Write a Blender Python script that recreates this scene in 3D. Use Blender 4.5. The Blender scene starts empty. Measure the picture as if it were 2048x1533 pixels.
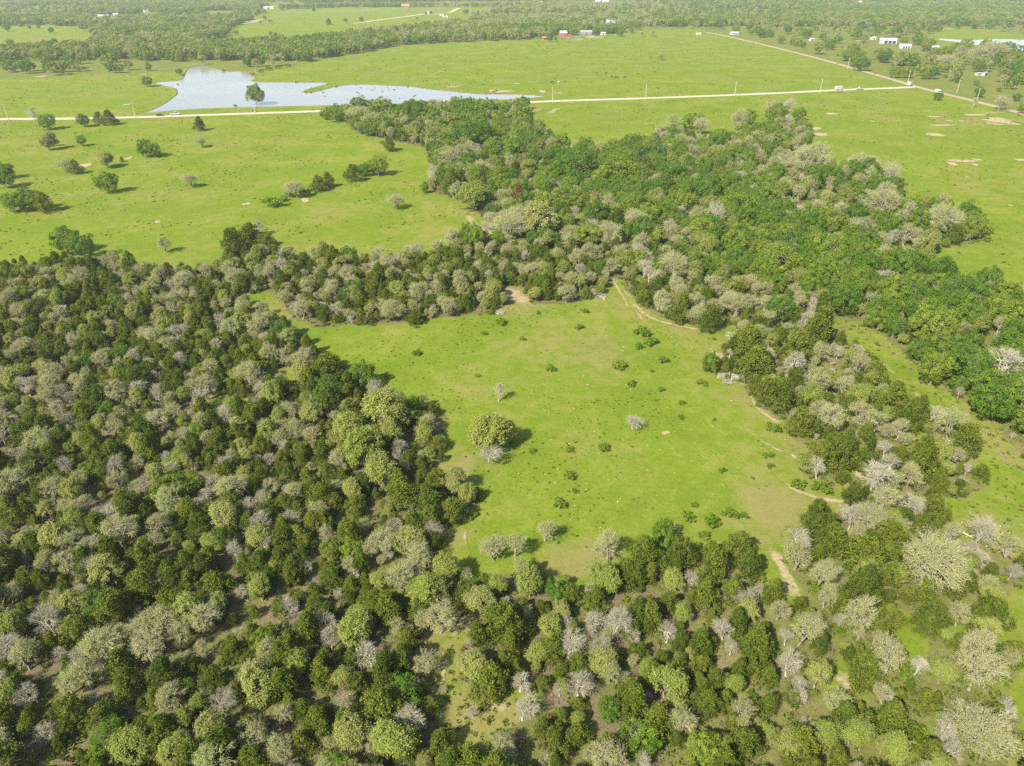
import bpy, bmesh, math, random
import numpy as np
from mathutils import Vector, Matrix

# ------------------------------------------------------------------ camera, sky, sun, exposure
S = bpy.context.scene
CAM_H = 80.0
PITCH = math.radians(30.3)          # below the horizon
FPX = 1420.0                        # focal length in pixels of a 2048 x 1533 frame
CX, CY = 1024.0, 766.5
cam_d = bpy.data.cameras.new('camera')
cam_d.sensor_fit = 'HORIZONTAL'
cam_d.sensor_width = 36.0
cam_d.lens = 36.0 * FPX / 2048.0
cam_d.clip_start = 1.0
cam_d.clip_end = 20000.0
cam = bpy.data.objects.new('camera', cam_d)
S.collection.objects.link(cam)
cam.location = (0, 0, CAM_H)
cam.rotation_euler = (math.radians(90) - PITCH, 0, 0)
S.camera = cam

SUN_EL = math.radians(43)
SHX, SHY = 0.66, 0.75               # the way the shadows fall on the ground
world = bpy.data.worlds.new('World')
S.world = world
world.use_nodes = True
wn = world.node_tree
for n in list(wn.nodes):
    wn.nodes.remove(n)
sky = wn.nodes.new('ShaderNodeTexSky')
sky.sky_type = 'NISHITA'
sky.sun_disc = False
sky.sun_elevation = SUN_EL
sky.sun_rotation = math.atan2(-SHX, -SHY)
sky.altitude = 100
sky.air_density = 1.0
sky.dust_density = 1.5
sky.ozone_density = 1.0
bg = wn.nodes.new('ShaderNodeBackground')
bg.inputs['Strength'].default_value = 0.11
wo = wn.nodes.new('ShaderNodeOutputWorld')
wn.links.new(sky.outputs[0], bg.inputs[0])
wn.links.new(bg.outputs[0], wo.inputs[0])

sun_d = bpy.data.lights.new('sun', 'SUN')
sun_d.energy = 4.6
sun_d.angle = math.radians(0.53)
sun_d.color = (1.0, 0.945, 0.84)
sun = bpy.data.objects.new('sun', sun_d)
S.collection.objects.link(sun)
k = math.hypot(SHX, SHY)
sdir = Vector((SHX / k * math.cos(SUN_EL), SHY / k * math.cos(SUN_EL), -math.sin(SUN_EL)))
sun.rotation_euler = sdir.to_track_quat('-Z', 'Y').to_euler()
sun.location = (-200, -200, 300)

S.view_settings.view_transform = 'Standard'
S.view_settings.look = 'None'
S.view_settings.gamma = 1.0
S.view_settings.use_curve_mapping = False
S.view_settings.exposure = 1.22
S.render.engine = 'CYCLES'
S.cycles.max_bounces = 4
S.cycles.diffuse_bounces = 3
S.cycles.glossy_bounces = 3
S.cycles.transmission_bounces = 3
S.cycles.volume_bounces = 1
S.cycles.transparent_max_bounces = 8
S.cycles.use_adaptive_sampling = True
S.cycles.adaptive_threshold = 0.02
S.cycles.use_denoising = False
S.cycles.denoiser = 'OPENIMAGEDENOISE'
S.cycles.caustics_reflective = False
S.cycles.caustics_refractive = False

rng = np.random.default_rng(7)
random.seed(7)
COL = S.collection

# ------------------------------------------------------------------ from the survey picture to the ground
cp, sp_ = math.cos(PITCH), math.sin(PITCH)

def G(px, py, z=0.0):
    """the point at height z that is seen at a pixel of the 2048 x 1533 survey picture"""
    u = (px - CX) / FPX
    v = (py - CY) / FPX
    dx, dy, dz = u, cp - v * sp_, -sp_ - v * cp
    dz = min(dz, -0.012)
    t = (z - CAM_H) / dz
    return (dx * t, dy * t)

def PX(x, y, z=0.0):
    """world (arrays allowed) to survey pixel and depth"""
    d = y * cp + (CAM_H - z) * sp_
    up = -(CAM_H - z) * cp + y * sp_
    d = np.maximum(d, 1e-3)
    return CX + FPX * x / d, CY - FPX * up / d, d

def depth_at(px, py, z=0.0):
    x, y = G(px, py, z)
    return y * cp + (CAM_H - z) * sp_

def GP(poly):
    return np.array([G(a, b) for a, b in poly])

def inside(poly, x, y):
    x = np.asarray(x, float); y = np.asarray(y, float)
    r = np.zeros(x.shape, bool)
    n = len(poly)
    j = n - 1
    for i in range(n):
        xi, yi = poly[i]; xj, yj = poly[j]
        c = (yi > y) != (yj > y)
        with np.errstate(divide='ignore', invalid='ignore'):
            xc = (xj - xi) * (y - yi) / (yj - yi + 1e-12) + xi
        r ^= c & (x < xc)
        j = i
    return r

# grass openings in the near woods
CLEARING = [(478, 596), (540, 580), (590, 640), (640, 655), (700, 650), (745, 652), (850, 640), (905, 632), (985, 628),
            (1015, 606), (1000, 575), (1040, 568), (1065, 608), (1150, 606), (1205, 590), (1228, 555), (1246, 560), (1262, 590), (1300, 622),
            (1350, 645), (1420, 654), (1475, 650), (1470, 672), (1432, 688), (1462, 726), (1440, 745), (1495, 768), (1512, 812),
            (1575, 850), (1585, 880), (1618, 905), (1598, 945), (1655, 978), (1725, 990), (1690, 1012), (1620, 1040), (1585, 1090), (1560, 1120),
            (1585, 1160), (1600, 1215), (1560, 1215), (1530, 1160), (1490, 1118), (1380, 1105), (1290, 1125), (1232, 1150),
            (1180, 1195), (1110, 1165), (1060, 1140), (970, 1160), (900, 1150), (872, 1085), (925, 1030), (962, 1000), (880, 950), (893, 880),
            (882, 815), (760, 800), (720, 765), (660, 725), (615, 700), (565, 655), (500, 618)]
PAST_L = [(-80, 243), (640, 224), (690, 246), (720, 268), (850, 295), (872, 345), (862, 384), (930, 404), (975, 445), (960, 470), (900, 495),
          (860, 515), (700, 522), (560, 515), (545, 492), (500, 482), (452, 500), (440, 545), (370, 540), (300, 540), (180, 535), (-80, 540)]
PAST_R = [(1045, 212), (1110, 205), (1800, 180), (1850, 178), (2048, 228), (2140, 252), (2140, 610), (2048, 600), (1960, 585), (1880, 560), (1858, 520),
          (1870, 500), (1960, 488), (1988, 480), (1905, 436), (1812, 406), (1765, 360), (1660, 336), (1600, 318), (1618, 285), (1604, 258), (1520, 258),
          (1490, 272), (1400, 284), (1350, 268), (1250, 298), (1190, 312), (1120, 302), (1085, 270), (1055, 238)]
STRIP = [(1686, 664), (1725, 672), (1775, 712), (1822, 752), (1868, 795), (1930, 842), (1985, 905), (2048, 950), (2140, 990), (2140, 1150), (2048, 1125),
         (1990, 1105), (1925, 1075), (1850, 1030), (1800, 1000), (1880, 1000), (1960, 990), (1985, 965), (1940, 890), (1890, 862), (1840, 812), (1780, 750), (1722, 700)]
GLADE = [(795, 1275), (850, 1262), (930, 1232), (966, 1226), (952, 1265), (905, 1290), (930, 1330), (922, 1372), (985, 1400), (1030, 1368), (1100, 1382),
         (1060, 1425), (1000, 1462), (975, 1500), (965, 1540), (895, 1540), (885, 1440), (862, 1400), (862, 1330), (845, 1290)]
EDGE_R = [(1990, 1195), (2048, 1180), (2140, 1180), (2140, 1500), (2048, 1480), (2030, 1400), (2035, 1330), (1985, 1270)]
HOLES_N = [[(1785, 1240), (1815, 1230), (1860, 1290), (1850, 1330), (1800, 1300)], [(1895, 700 + 560), (1930, 1240), (1950, 1290), (1920, 1310)],
           [(1660, 1330), (1712, 1325), (1725, 1352), (1690, 1392), (1665, 1385)], [(1720, 1440), (1760, 1440), (1765, 1470), (1730, 1470)],
           [(1800, 845), (1845, 850), (1855, 905), (1815, 900)], [(405, 800), (500, 795), (505, 825), (410, 838)], [(530, 740), (590, 735), (585, 765), (535, 775)],
           [(935, 445), (1000, 462), (1060, 480), (1050, 496), (990, 480), (940, 462)],
           [(1130, 425), (1175, 430), (1170, 445), (1130, 440)], [(690, 1030), (735, 1050), (720, 1075), (680, 1060)]]
# beyond the road
PAST_UL = [(-80, 160), (0, 158), (100, 152), (200, 148), (300, 147), (362, 144), (372, 160), (345, 185), (335, 200), (290, 222), (640, 214), (700, 212), (700, 224), (640, 222), (0, 240), (-80, 243)]
PAST_U = [(505, 150), (560, 136), (640, 120), (700, 110), (790, 92), (900, 86), (1000, 82), (1080, 79), (1160, 76), (1220, 72), (1300, 70), (1410, 66), (1425, 68),
          (1520, 88), (1640, 122), (1740, 150), (1830, 176), (1800, 184), (1100, 207), (1040, 212), (700, 224), (690, 200), (600, 190), (530, 172)]
F1 = [(-80, 56), (0, 55), (90, 50), (150, 56), (180, 72), (195, 84), (180, 96), (60, 104), (-80, 112)]
F2 = [(388, 88), (432, 79), (452, 72), (470, 53), (495, 44), (517, 36), (535, 26), (572, 19), (700, 15), (1050, 15), (1000, 22), (962, 32), (930, 46), (900, 52), (850, 60),
      (780, 66), (700, 72), (640, 84), (600, 88), (520, 91), (440, 94)]
F3 = [(530, 8), (700, 5), (1100, 3), (1050, 13), (700, 13), (540, 19)]
F4 = [(1425, 66), (1480, 66), (1560, 70), (1650, 76), (1700, 86), (1760, 92), (1900, 106), (2048, 112), (2140, 118), (2140, 262), (2048, 236), (1840, 178), (1640, 120)]
F5 = [(1870, 66), (1960, 58), (2048, 72), (2140, 75), (2140, 105), (2048, 105), (1900, 100), (1870, 85)]
F6 = [(225, 38), (290, 28), (345, 25), (335, 36), (240, 43)]
F7 = [(408, 22), (470, 22), (462, 36), (408, 36)]
F8 = [(1180, 76), (1240, 66), (1300, 58), (1400, 58), (1420, 66), (1300, 72)]
F9 = [(1350, 2), (2100, 4), (2100, 6), (1350, 5)]
POND = [(278, 226), (300, 222), (330, 208), (346, 196), (355, 188), (352, 178), (340, 175), (322, 170), (308, 167), (325, 164), (352, 162), (366, 156), (372, 146), (380, 137), (400, 134), (425, 137),
        (460, 144), (475, 143), (497, 147), (510, 158), (500, 162), (520, 165), (560, 165), (600, 165.5), (640, 165.5), (655, 168), (630, 175), (608, 182), (612, 187), (640, 182), (680, 172), (720, 169.5),
        (770, 171), (820, 174), (860, 179), (900, 183), (960, 188.5), (1030, 189.5), (1088, 192.5), (1080, 195), (1040, 198.5), (960, 202), (860, 206), (760, 209.5), (600, 213), (450, 216.5), (360, 221), (300, 226)]
POND_R = [(1880, 77.5), (1920, 80), (1960, 80), (2000, 78.5), (2048, 80), (2140, 83), (2140, 106), (2048, 103), (2000, 100), (1960, 98), (1948, 92), (1925, 86), (1880, 80)]

OPEN_NEAR = [GP(p) for p in (CLEARING, PAST_L, PAST_R, STRIP, GLADE, EDGE_R)] + [GP(p) for p in HOLES_N]
OPEN_FAR = [GP(p) for p in ([(262, 166), (330, 150), (372, 138), (400, 136), (430, 140), (520, 149), (600, 150), (1120, 195), (1040, 212), (640, 222), (270, 230)], PAST_UL, PAST_U, F1, F2, F3, F5, F6, F7, F8, F9, POND, POND_R)]
SEMI = GP(F4)
ROAD_PX = [(-300, 242), (-100, 240.5), (0, 238.5), (150, 237.5), (300, 234), (450, 229), (600, 224), (700, 220.5), (850, 214), (1020, 207), (1100, 203), (1300, 196.5), (1500, 189), (1680, 180.5), (1760, 177.5), (1828, 174.5)]
DIRT_PX = [(1412, 65), (1440, 70), (1480, 79), (1540, 93), (1600, 108), (1660, 124), (1720, 141), (1780, 158), (1830, 173), (1880, 186), (1950, 203), (2048, 228.5), (2200, 268)]
ROAD = np.array([G(*p) for p in ROAD_PX]); DIRT = np.array([G(*p) for p in DIRT_PX])

def dist_poly(x, y, line):
    x = np.asarray(x, float); y = np.asarray(y, float)
    best = np.full(x.shape, 1e9)
    for a, b in zip(line[:-1], line[1:]):
        d = b - a
        t = np.clip(((x - a[0]) * d[0] + (y - a[1]) * d[1]) / (d @ d + 1e-9), 0, 1)
        best = np.minimum(best, np.hypot(x - a[0] - t * d[0], y - a[1] - t * d[1]))
    return best

def vnoise(x, y, scale, seed):
    """smooth value noise 0..1"""
    x = np.asarray(x) / scale + 1000; y = np.asarray(y) / scale + 1000
    xi = np.floor(x).astype(np.int64); yi = np.floor(y).astype(np.int64)
    fx = x - xi; fy = y - yi
    fx = fx * fx * (3 - 2 * fx); fy = fy * fy * (3 - 2 * fy)
    def h(a, b):
        n = (a * 374761393 + b * 668265263 + seed * 974634777) & 0x7fffffff
        n = ((n ^ (n >> 13)) * 1274126177) & 0x7fffffff
        return (n & 0xffff) / 65535.0
    return (h(xi, yi) * (1 - fx) + h(xi + 1, yi) * fx) * (1 - fy) + (h(xi, yi + 1) * (1 - fx) + h(xi + 1, yi + 1) * fx) * fy

def is_open(x, y):
    far = dist_road_side(x, y) > 0
    r = np.zeros(np.shape(x), bool)
    for p in OPEN_NEAR:
        r |= inside(p, x, y) & ~far
    for p in OPEN_FAR:
        r |= inside(p, x, y)
    return r

def dist_road_side(x, y):
    """positive beyond the gravel road / dirt road, negative on the camera's side"""
    yr = np.interp(x, np.concatenate([ROAD[:, 0], DIRT[9:, 0]]), np.concatenate([ROAD[:, 1], DIRT[9:, 1]]))
    return np.asarray(y) - yr

# ------------------------------------------------------------------ materials
def new_mat(name):
    m = bpy.data.materials.new(name)
    m.use_nodes = True
    nt = m.node_tree
    for n in list(nt.nodes):
        nt.nodes.remove(n)
    out = nt.nodes.new('ShaderNodeOutputMaterial')
    return m, nt, out

def N(nt, t, **kw):
    n = nt.nodes.new(t)
    for a, b in kw.items():
        setattr(n, a, b)
    return n

def ramp(nt, fac, stops):
    r = N(nt, 'ShaderNodeValToRGB')
    e = r.color_ramp.elements
    while len(e) < len(stops):
        e.new(0.5)
    for i, (p, c) in enumerate(stops):
        e[i].position = p
        e[i].color = (*c, 1) if len(c) == 3 else c
    nt.links.new(fac, r.inputs[0])
    return r.outputs[0]

def mixc(nt, fac, a, b, mode='MIX'):
    m = N(nt, 'ShaderNodeMix', data_type='RGBA', blend_type=mode)
    for sock, v in ((m.inputs[0], fac), (m.inputs[6], a), (m.inputs[7], b)):
        if hasattr(v, 'is_linked'):
            nt.links.new(v, sock)
        elif isinstance(v, (int, float)):
            sock.default_value = v
        else:
            sock.default_value = (*v, 1)
    return m.outputs[2]

def math_(nt, op, a, b=None, clamp=False):
    m = N(nt, 'ShaderNodeMath', operation=op, use_clamp=clamp)
    for sock, v in ((m.inputs[0], a), (m.inputs[1], b)):
        if v is None:
            continue
        if hasattr(v, 'is_linked'):
            nt.links.new(v, sock)
        else:
            sock.default_value = v
    return m.outputs[0]

def noise(nt, co, scale, detail=3, rough=0.55):
    n = N(nt, 'ShaderNodeTexNoise')
    n.inputs['Scale'].default_value = scale
    n.inputs['Detail'].default_value = detail
    n.inputs['Roughness'].default_value = rough
    nt.links.new(co, n.inputs['Vector'])
    return n.outputs[0]

def leaf_mat(name, c1, c2, c3, trans=0.25, rough=0.6):
    """leaf colours: one tree differs from the next, one leaf spray from the next"""
    m, nt, out = new_mat(name)
    oi = N(nt, 'ShaderNodeObjectInfo')
    at = N(nt, 'ShaderNodeAttribute', attribute_name='tint')
    base = ramp(nt, oi.outputs['Random'], [(0.0, c1), (0.5, c2), (1.0, c3)])
    hv = N(nt, 'ShaderNodeHueSaturation')
    nt.links.new(base, hv.inputs['Color'])
    nt.links.new(math_(nt, 'MULTIPLY_ADD', at.outputs['Fac'], 0.7), hv.inputs['Value'])
    hv.inputs['Value'].links[0].from_node.inputs[2].default_value = 0.65
    nt.links.new(math_(nt, 'MULTIPLY_ADD', at.outputs['Fac'], -0.03), hv.inputs['Hue'])
    hv.inputs['Hue'].links[0].from_node.inputs[2].default_value = 0.515
    d = N(nt, 'ShaderNodeBsdfDiffuse')
    t = N(nt, 'ShaderNodeBsdfTranslucent')
    nt.links.new(hv.outputs[0], d.inputs[0])
    nt.links.new(hv.outputs[0], t.inputs[0])
    mx = N(nt, 'ShaderNodeMixShader')
    mx.inputs[0].default_value = trans
    nt.links.new(d.outputs[0], mx.inputs[1])
    nt.links.new(t.outputs[0], mx.inputs[2])
    nt.links.new(mx.outputs[0], out.inputs[0])
    return m

def bark_mat(name, c1, c2):
    m, nt, out = new_mat(name)
    tc = N(nt, 'ShaderNodeTexCoord')
    oi = N(nt, 'ShaderNodeObjectInfo')
    f = noise(nt, tc.outputs['Object'], 3.0, 4)
    f2 = math_(nt, 'ADD', math_(nt, 'MULTIPLY', f, 0.6), math_(nt, 'MULTIPLY', oi.outputs['Random'], 0.4))
    c = ramp(nt, f2, [(0.3, c1), (0.7, c2)])
    d = N(nt, 'ShaderNodeBsdfDiffuse')
    nt.links.new(c, d.inputs[0])
    nt.links.new(d.outputs[0], out.inputs[0])
    return m

def plain_mat(name, c, rough=0.6, metal=0.0, var=0.12, scale=1.5):
    m, nt, out = new_mat(name)
    tc = N(nt, 'ShaderNodeTexCoord')
    f = noise(nt, tc.outputs['Object'], scale, 4)
    col = ramp(nt, f, [(0.25, tuple(max(0, v * (1 - var)) for v in c)), (0.75, tuple(min(1, v * (1 + var)) for v in c))])
    b = N(nt, 'ShaderNodeBsdfPrincipled')
    b.inputs['Roughness'].default_value = rough
    b.inputs['Metallic'].default_value = metal
    nt.links.new(col, b.inputs['Base Color'])
    nt.links.new(b.outputs[0], out.inputs[0])
    return m

M = {}
M['cedar'] = leaf_mat('cedar_foliage', (.078, .112, .017), (.114, .148, .019), (.148, .172, .024), .30)
M['cedar_rust'] = leaf_mat('rusty_cedar_foliage', (.15, .085, .04), (.15, .085, .04), (.16, .09, .045), .1)
M['bud'] = leaf_mat('oak_bud', (.285, .30, .095), (.305, .295, .115), (.25, .30, .078), .3)
M['lime'] = leaf_mat('young_oak_leaf', (.185, .235, .042), (.225, .255, .052), (.25, .26, .075), .32)
M['vivid'] = leaf_mat('green_oak_leaf', (.086, .164, .020), (.130, .208, .022), (.190, .246, .030), .38)
M['shrub'] = leaf_mat('shrub_leaf', (.11, .180, .016), (.14, .21, .018), (.175, .22, .024), .38)
M['tuft'] = leaf_mat('grass_tuft', (.078, .115, .013), (.10, .138, .016), (.135, .155, .024), .35)
M['twig'] = bark_mat('pale_twig', (.305, .288, .168), (.405, .38, .225))
M['grey'] = bark_mat('grey_twig', (.305, .285, .195), (.405, .375, .26))
M['bark'] = bark_mat('oak_bark', (.19, .172, .125), (.27, .245, .18))
M['cbark'] = bark_mat('cedar_bark', (.12, .085, .06), (.18, .13, .10))
M['flower'] = plain_mat('white_flower', (.55, .55, .45), .8, 0, .05)

def ground_mat():
    m, nt, out = new_mat('meadow_ground')
    geo = N(nt, 'ShaderNodeNewGeometry')
    co = geo.outputs['Position']
    a_l = N(nt, 'ShaderNodeAttribute', attribute_name='litter').outputs['Fac']
    a_d = N(nt, 'ShaderNodeAttribute', attribute_name='dry').outputs['Fac']
    a_b = N(nt, 'ShaderNodeAttribute', attribute_name='bare').outputs['Fac']
    n_huge = noise(nt, co, 0.012, 3)
    n_big = noise(nt, co, 0.05, 4)
    n_mid = noise(nt, co, 0.28, 4, .6)
    n_sm = noise(nt, co, 1.3, 4, .65)
    n_fine = noise(nt, co, 5.0, 3, .7)
    g = ramp(nt, n_big, [(.32, (.108, .160, .012)), (.5, (.150, .192, .016)), (.66, (.212, .214, .034))])
    g = mixc(nt, ramp(nt, n_huge, [(.38, (0, 0, 0)), (.66, (.55, .55, .55))]), g, (.120, .172, .019))
    g = mixc(nt, ramp(nt, n_mid, [(.40, (.55, .55, .55)), (.62, (0, 0, 0))]), g, (.104, .140, .015))
    g = mixc(nt, ramp(nt, n_sm, [(.30, (.6, .6, .6)), (.50, (0, 0, 0))]), g, (.076, .110, .011))
    g = mixc(nt, ramp(nt, n_sm, [(.58, (0, 0, 0)), (.8, (.5, .5, .5))]), g, (.205, .195, .048))
    g = mixc(nt, ramp(nt, n_fine, [(.34, (.6, .6, .6)), (.52, (0, 0, 0))]), g, (.082, .114, .012))
    # dry, tan grass
    dry = mixc(nt, n_sm, (.155, .142, .042), (.215, .170, .072))
    fd = math_(nt, 'ADD', a_d, math_(nt, 'MULTIPLY', math_(nt, 'SUBTRACT', n_mid, .5), 1.5))
    fd = math_(nt, 'ADD', fd, math_(nt, 'MULTIPLY', math_(nt, 'SUBTRACT', n_big, .5), 1.0))
    fd = math_(nt, 'ADD', fd, math_(nt, 'MULTIPLY', math_(nt, 'SUBTRACT', n_fine, .5), .8))
    g = mixc(nt, ramp(nt, fd, [(.32, (0, 0, 0)), (.85, (.8, .8, .8))]), g, dry)
    # leaf litter and soil under the trees
    lit = mixc(nt, n_sm, (.100, .076, .042), (.20, .155, .092))
    lit = mixc(nt, ramp(nt, n_mid, [(.42, (0, 0, 0)), (.54, (.85, .85, .85))]), lit, (.115, .135, .026))
    lit = mixc(nt, ramp(nt, n_big, [(.55, (0, 0, 0)), (.68, (.7, .7, .7))]), lit, (.22, .165, .10))
    lit = mixc(nt, ramp(nt, n_fine, [(.40, (.7, .7, .7)), (.54, (0, 0, 0))]), lit, (.065, .055, .030))
    fl = math_(nt, 'ADD', a_l, math_(nt, 'MULTIPLY', math_(nt, 'SUBTRACT', n_mid, .5), 1.0))
    g = mixc(nt, ramp(nt, fl, [(.35, (0, 0, 0)), (.65, (1, 1, 1))]), g, lit)
    # bare sandy soil
    sand = mixc(nt, n_sm, (.26, .195, .110), (.36, .29, .18))
    sand = mixc(nt, ramp(nt, n_fine, [(.35, (.4, .4, .4)), (.5, (0, 0, 0))]), sand, (.19, .14, .08))
    fb = math_(nt, 'ADD', a_b, math_(nt, 'MULTIPLY', math_(nt, 'SUBTRACT', n_sm, .5), .9))
    fb = math_(nt, 'ADD', fb, math_(nt, 'MULTIPLY', math_(nt, 'SUBTRACT', n_mid, .5), .7))
    g = mixc(nt, ramp(nt, fb, [(.36, (0, 0, 0)), (.66, (1, 1, 1))]), g, sand)
    b = N(nt, 'ShaderNodeBsdfDiffuse')
    nt.links.new(g, b.inputs['Color'])
    bp = N(nt, 'ShaderNodeBump')
    bp.inputs['Strength'].default_value = 0.55
    bp.inputs['Distance'].default_value = 0.22
    nt.links.new(math_(nt, 'ADD', n_sm, math_(nt, 'MULTIPLY', n_fine, .4)), bp.inputs['Height'])
    nt.links.new(bp.outputs[0], b.inputs['Normal'])
    nt.links.new(b.outputs[0], out.inputs[0])
    return m
M['ground'] = ground_mat()

def road_mat(name, c1, c2, c3):
    m, nt, out = new_mat(name)
    geo = N(nt, 'ShaderNodeNewGeometry')
    n1 = noise(nt, geo.outputs['Position'], .35, 4)
    n2 = noise(nt, geo.outputs['Position'], 3.0, 4)
    c = ramp(nt, n1, [(.3, c1), (.7, c2)])
    c = mixc(nt, ramp(nt, n2, [(.35, (.5, .5, .5)), (.55, (0, 0, 0))]), c, c3)
    b = N(nt, 'ShaderNodeBsdfDiffuse')
    nt.links.new(c, b.inputs['Color'])
    nt.links.new(b.outputs[0], out.inputs[0])
    return m
M['gravel'] = road_mat('pale_gravel', (.34, .305, .215), (.42, .38, .28), (.28, .25, .18))
M['dirt'] = road_mat('tan_dirt', (.27, .205, .13), (.34, .27, .18), (.18, .15, .085))

def water_mat():
    m, nt, out = new_mat('pond_water')
    geo = N(nt, 'ShaderNodeNewGeometry')
    n1 = noise(nt, geo.outputs['Position'], .02, 3)
    n2 = noise(nt, geo.outputs['Position'], 1.2, 3)
    c = ramp(nt, n1, [(.35, (.19, .172, .140)), (.65, (.225, .205, .175))])
    b = N(nt, 'ShaderNodeBsdfPrincipled')
    nt.links.new(c, b.inputs['Base Color'])
    b.inputs['Roughness'].default_value = .14
    b.inputs['IOR'].default_value = 1.33
    bp = N(nt, 'ShaderNodeBump')
    bp.inputs['Strength'].default_value = .035
    bp.inputs['Distance'].default_value = .05
    nt.links.new(n2, bp.inputs['Height'])
    nt.links.new(bp.outputs[0], b.inputs['Normal'])
    nt.links.new(b.outputs[0], out.inputs[0])
    return m
M['water'] = water_mat()

# ------------------------------------------------------------------ helpers
def mesh_obj(name, verts, faces, mat=None, parent=None, attrs=None, link=True, smooth=False):
    me = bpy.data.meshes.new(name)
    me.from_pydata([tuple(v) for v in verts], [], [tuple(f) for f in faces])
    if mat is not None:
        me.materials.append(mat)
    if attrs:
        for a, vals in attrs.items():
            at = me.attributes.new(a, 'FLOAT', 'POINT')
            at.data.foreach_set('value', np.asarray(vals, np.float32))
    if smooth:
        me.shade_smooth()
    o = bpy.data.objects.new(name, me)
    if link:
        COL.objects.link(o)
    if parent is not None:
        o.parent = parent
    return o

def tag(o, label=None, cat=None, group=None, kind=None):
    if label: o['label'] = label
    if cat: o['category'] = cat
    if group: o['group'] = group
    if kind: o['kind'] = kind
    return o

def empty(name, loc, rz=0.0, scale=(1, 1, 1)):
    o = bpy.data.objects.new(name, None)
    o.empty_display_size = 0.3
    COL.objects.link(o)
    o.location = loc
    o.rotation_euler = (0, 0, rz)
    o.scale = scale
    return o

class MB:
    """collects boxes and tubes into one mesh"""
    def __init__(s):
        s.v = []; s.f = []
    def add(s, v, f):
        b = len(s.v)
        s.v += [tuple(p) for p in v]
        s.f += [tuple(b + i for i in q) for q in f]
        return s
    def box(s, x0, x1, y0, y1, z0, z1):
        v = [(x0, y0, z0), (x1, y0, z0), (x1, y1, z0), (x0, y1, z0), (x0, y0, z1), (x1, y0, z1), (x1, y1, z1), (x0, y1, z1)]
        return s.add(v, [(3, 2, 1, 0), (4, 5, 6, 7), (0, 1, 5, 4), (1, 2, 6, 5), (2, 3, 7, 6), (3, 0, 4, 7)])
    def prism(s, pts, y0, y1):
        """outline in x,z pushed along y"""
        n = len(pts)
        v = [(a, y0, b) for a, b in pts] + [(a, y1, b) for a, b in pts]
        f = [tuple(range(n)), tuple(range(2 * n - 1, n - 1, -1))] + [(i, i + n, (i + 1) % n + n, (i + 1) % n) for i in range(n)]
        return s.add(v, f)
    def tube(s, p0, p1, r0, r1, n=6):
        a = Vector(p0); b = Vector(p1)
        d = (b - a).normalized()
        u = d.orthogonal().normalized(); w = d.cross(u)
        v = []
        for p, r in ((a, r0), (b, r1)):
            v += [p + (u * math.cos(t) + w * math.sin(t)) * r for t in [2 * math.pi * i / n for i in range(n)]]
        f = [(i, (i + 1) % n, (i + 1) % n + n, i + n) for i in range(n)] + [tuple(range(n - 1, -1, -1)), tuple(range(n, 2 * n))]
        return s.add(v, f)
    def build(s, name, mat, parent=None, bevel=0):
        o = mesh_obj(name, s.v, s.f, mat, parent)
        if bevel:
            bm = bmesh.new(); bm.from_mesh(o.data)
            bmesh.ops.bevel(bm, geom=bm.edges[:], offset=bevel, segments=2, affect='EDGES', clamp_overlap=True)
            bmesh.ops.recalc_face_normals(bm, faces=bm.faces[:])
            bm.to_mesh(o.data); bm.free()
        return o

# ------------------------------------------------------------------ the ground, one sheet
def axis(fine, mid, far, step0, step1):
    a = list(np.arange(0, fine, step0)) + list(np.arange(fine, mid, step1))
    s = step1
    while a[-1] < far:
        s *= 1.12
        a.append(a[-1] + s)
    return a
ax = axis(150, 480, 5200, 1.6, 4.5)
gx = np.array([-v for v in ax[:0:-1]] + ax)
ay = axis(240, 620, 6500, 1.6, 3.6)
gy = np.array([-400, -250, -150, -90, -50, -25, -10] + ay)
XX, YY = np.meshgrid(gx, gy)
xs, ys = XX.ravel(), YY.ravel()
opn = is_open(xs, ys)
semi = inside(SEMI, xs, ys)
ppx, ppy, _ = PX(xs, ys)
lit = np.where(opn | semi, 0.0, 1.0)
near_side = dist_road_side(xs, ys) < 0
# grassier woods at the lower right and in the creek bottom
lit = np.where((~opn) & near_side & (ppx > 1350) & (ppy > 600), 0.56, lit)

lit = np.where((~opn) & near_side & (ppx > 1500) & (ppy < 600), 0.42, lit)
lit = np.where((~opn) & ~near_side, 0.50, lit)
lit = np.where(ys < 15, .8, lit)
dry = 0.34 * vnoise(xs, ys, 30, 3) + 0.12
def blot(px, py, rx, amt):
    a, b = G(px, py)
    r = rx * depth_at(px, py) / FPX
    return amt * np.exp(-((xs - a) ** 2 + (ys - b) ** 2) / (r * r))
for q in [(930, 930, 60, .6), (900, 1070, 60, .4), (1190, 700, 70, .35), (1560, 1040, 90, .4), (1530, 985, 60, .3), (1130, 1130, 70, .6), (1190, 1110, 40, .5), (560, 620, 60, .4),
          (1030, 600, 60, .6), (1290, 600, 80, .45), (1400, 655, 60, .4), (1450, 720, 50, .55), (1500, 790, 50, .4), (860, 1300, 70, .7), (900, 1420, 70, .5), (1000, 1440, 60, .6),
          (1840, 880, 60, .3), (1990, 1060, 60, .35), (1590, 900, 50, .35), (1950, 245, 60, .35), (1700, 232, 60, .2), (100, 80, 90, .35), (1750, 100, 120, .3)]:
    dry += blot(*q)
dry += np.where((~opn) & near_side & (ppx > 1350) & (ppy > 560), .28, 0)
bare = np.zeros(xs.shape)
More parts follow.
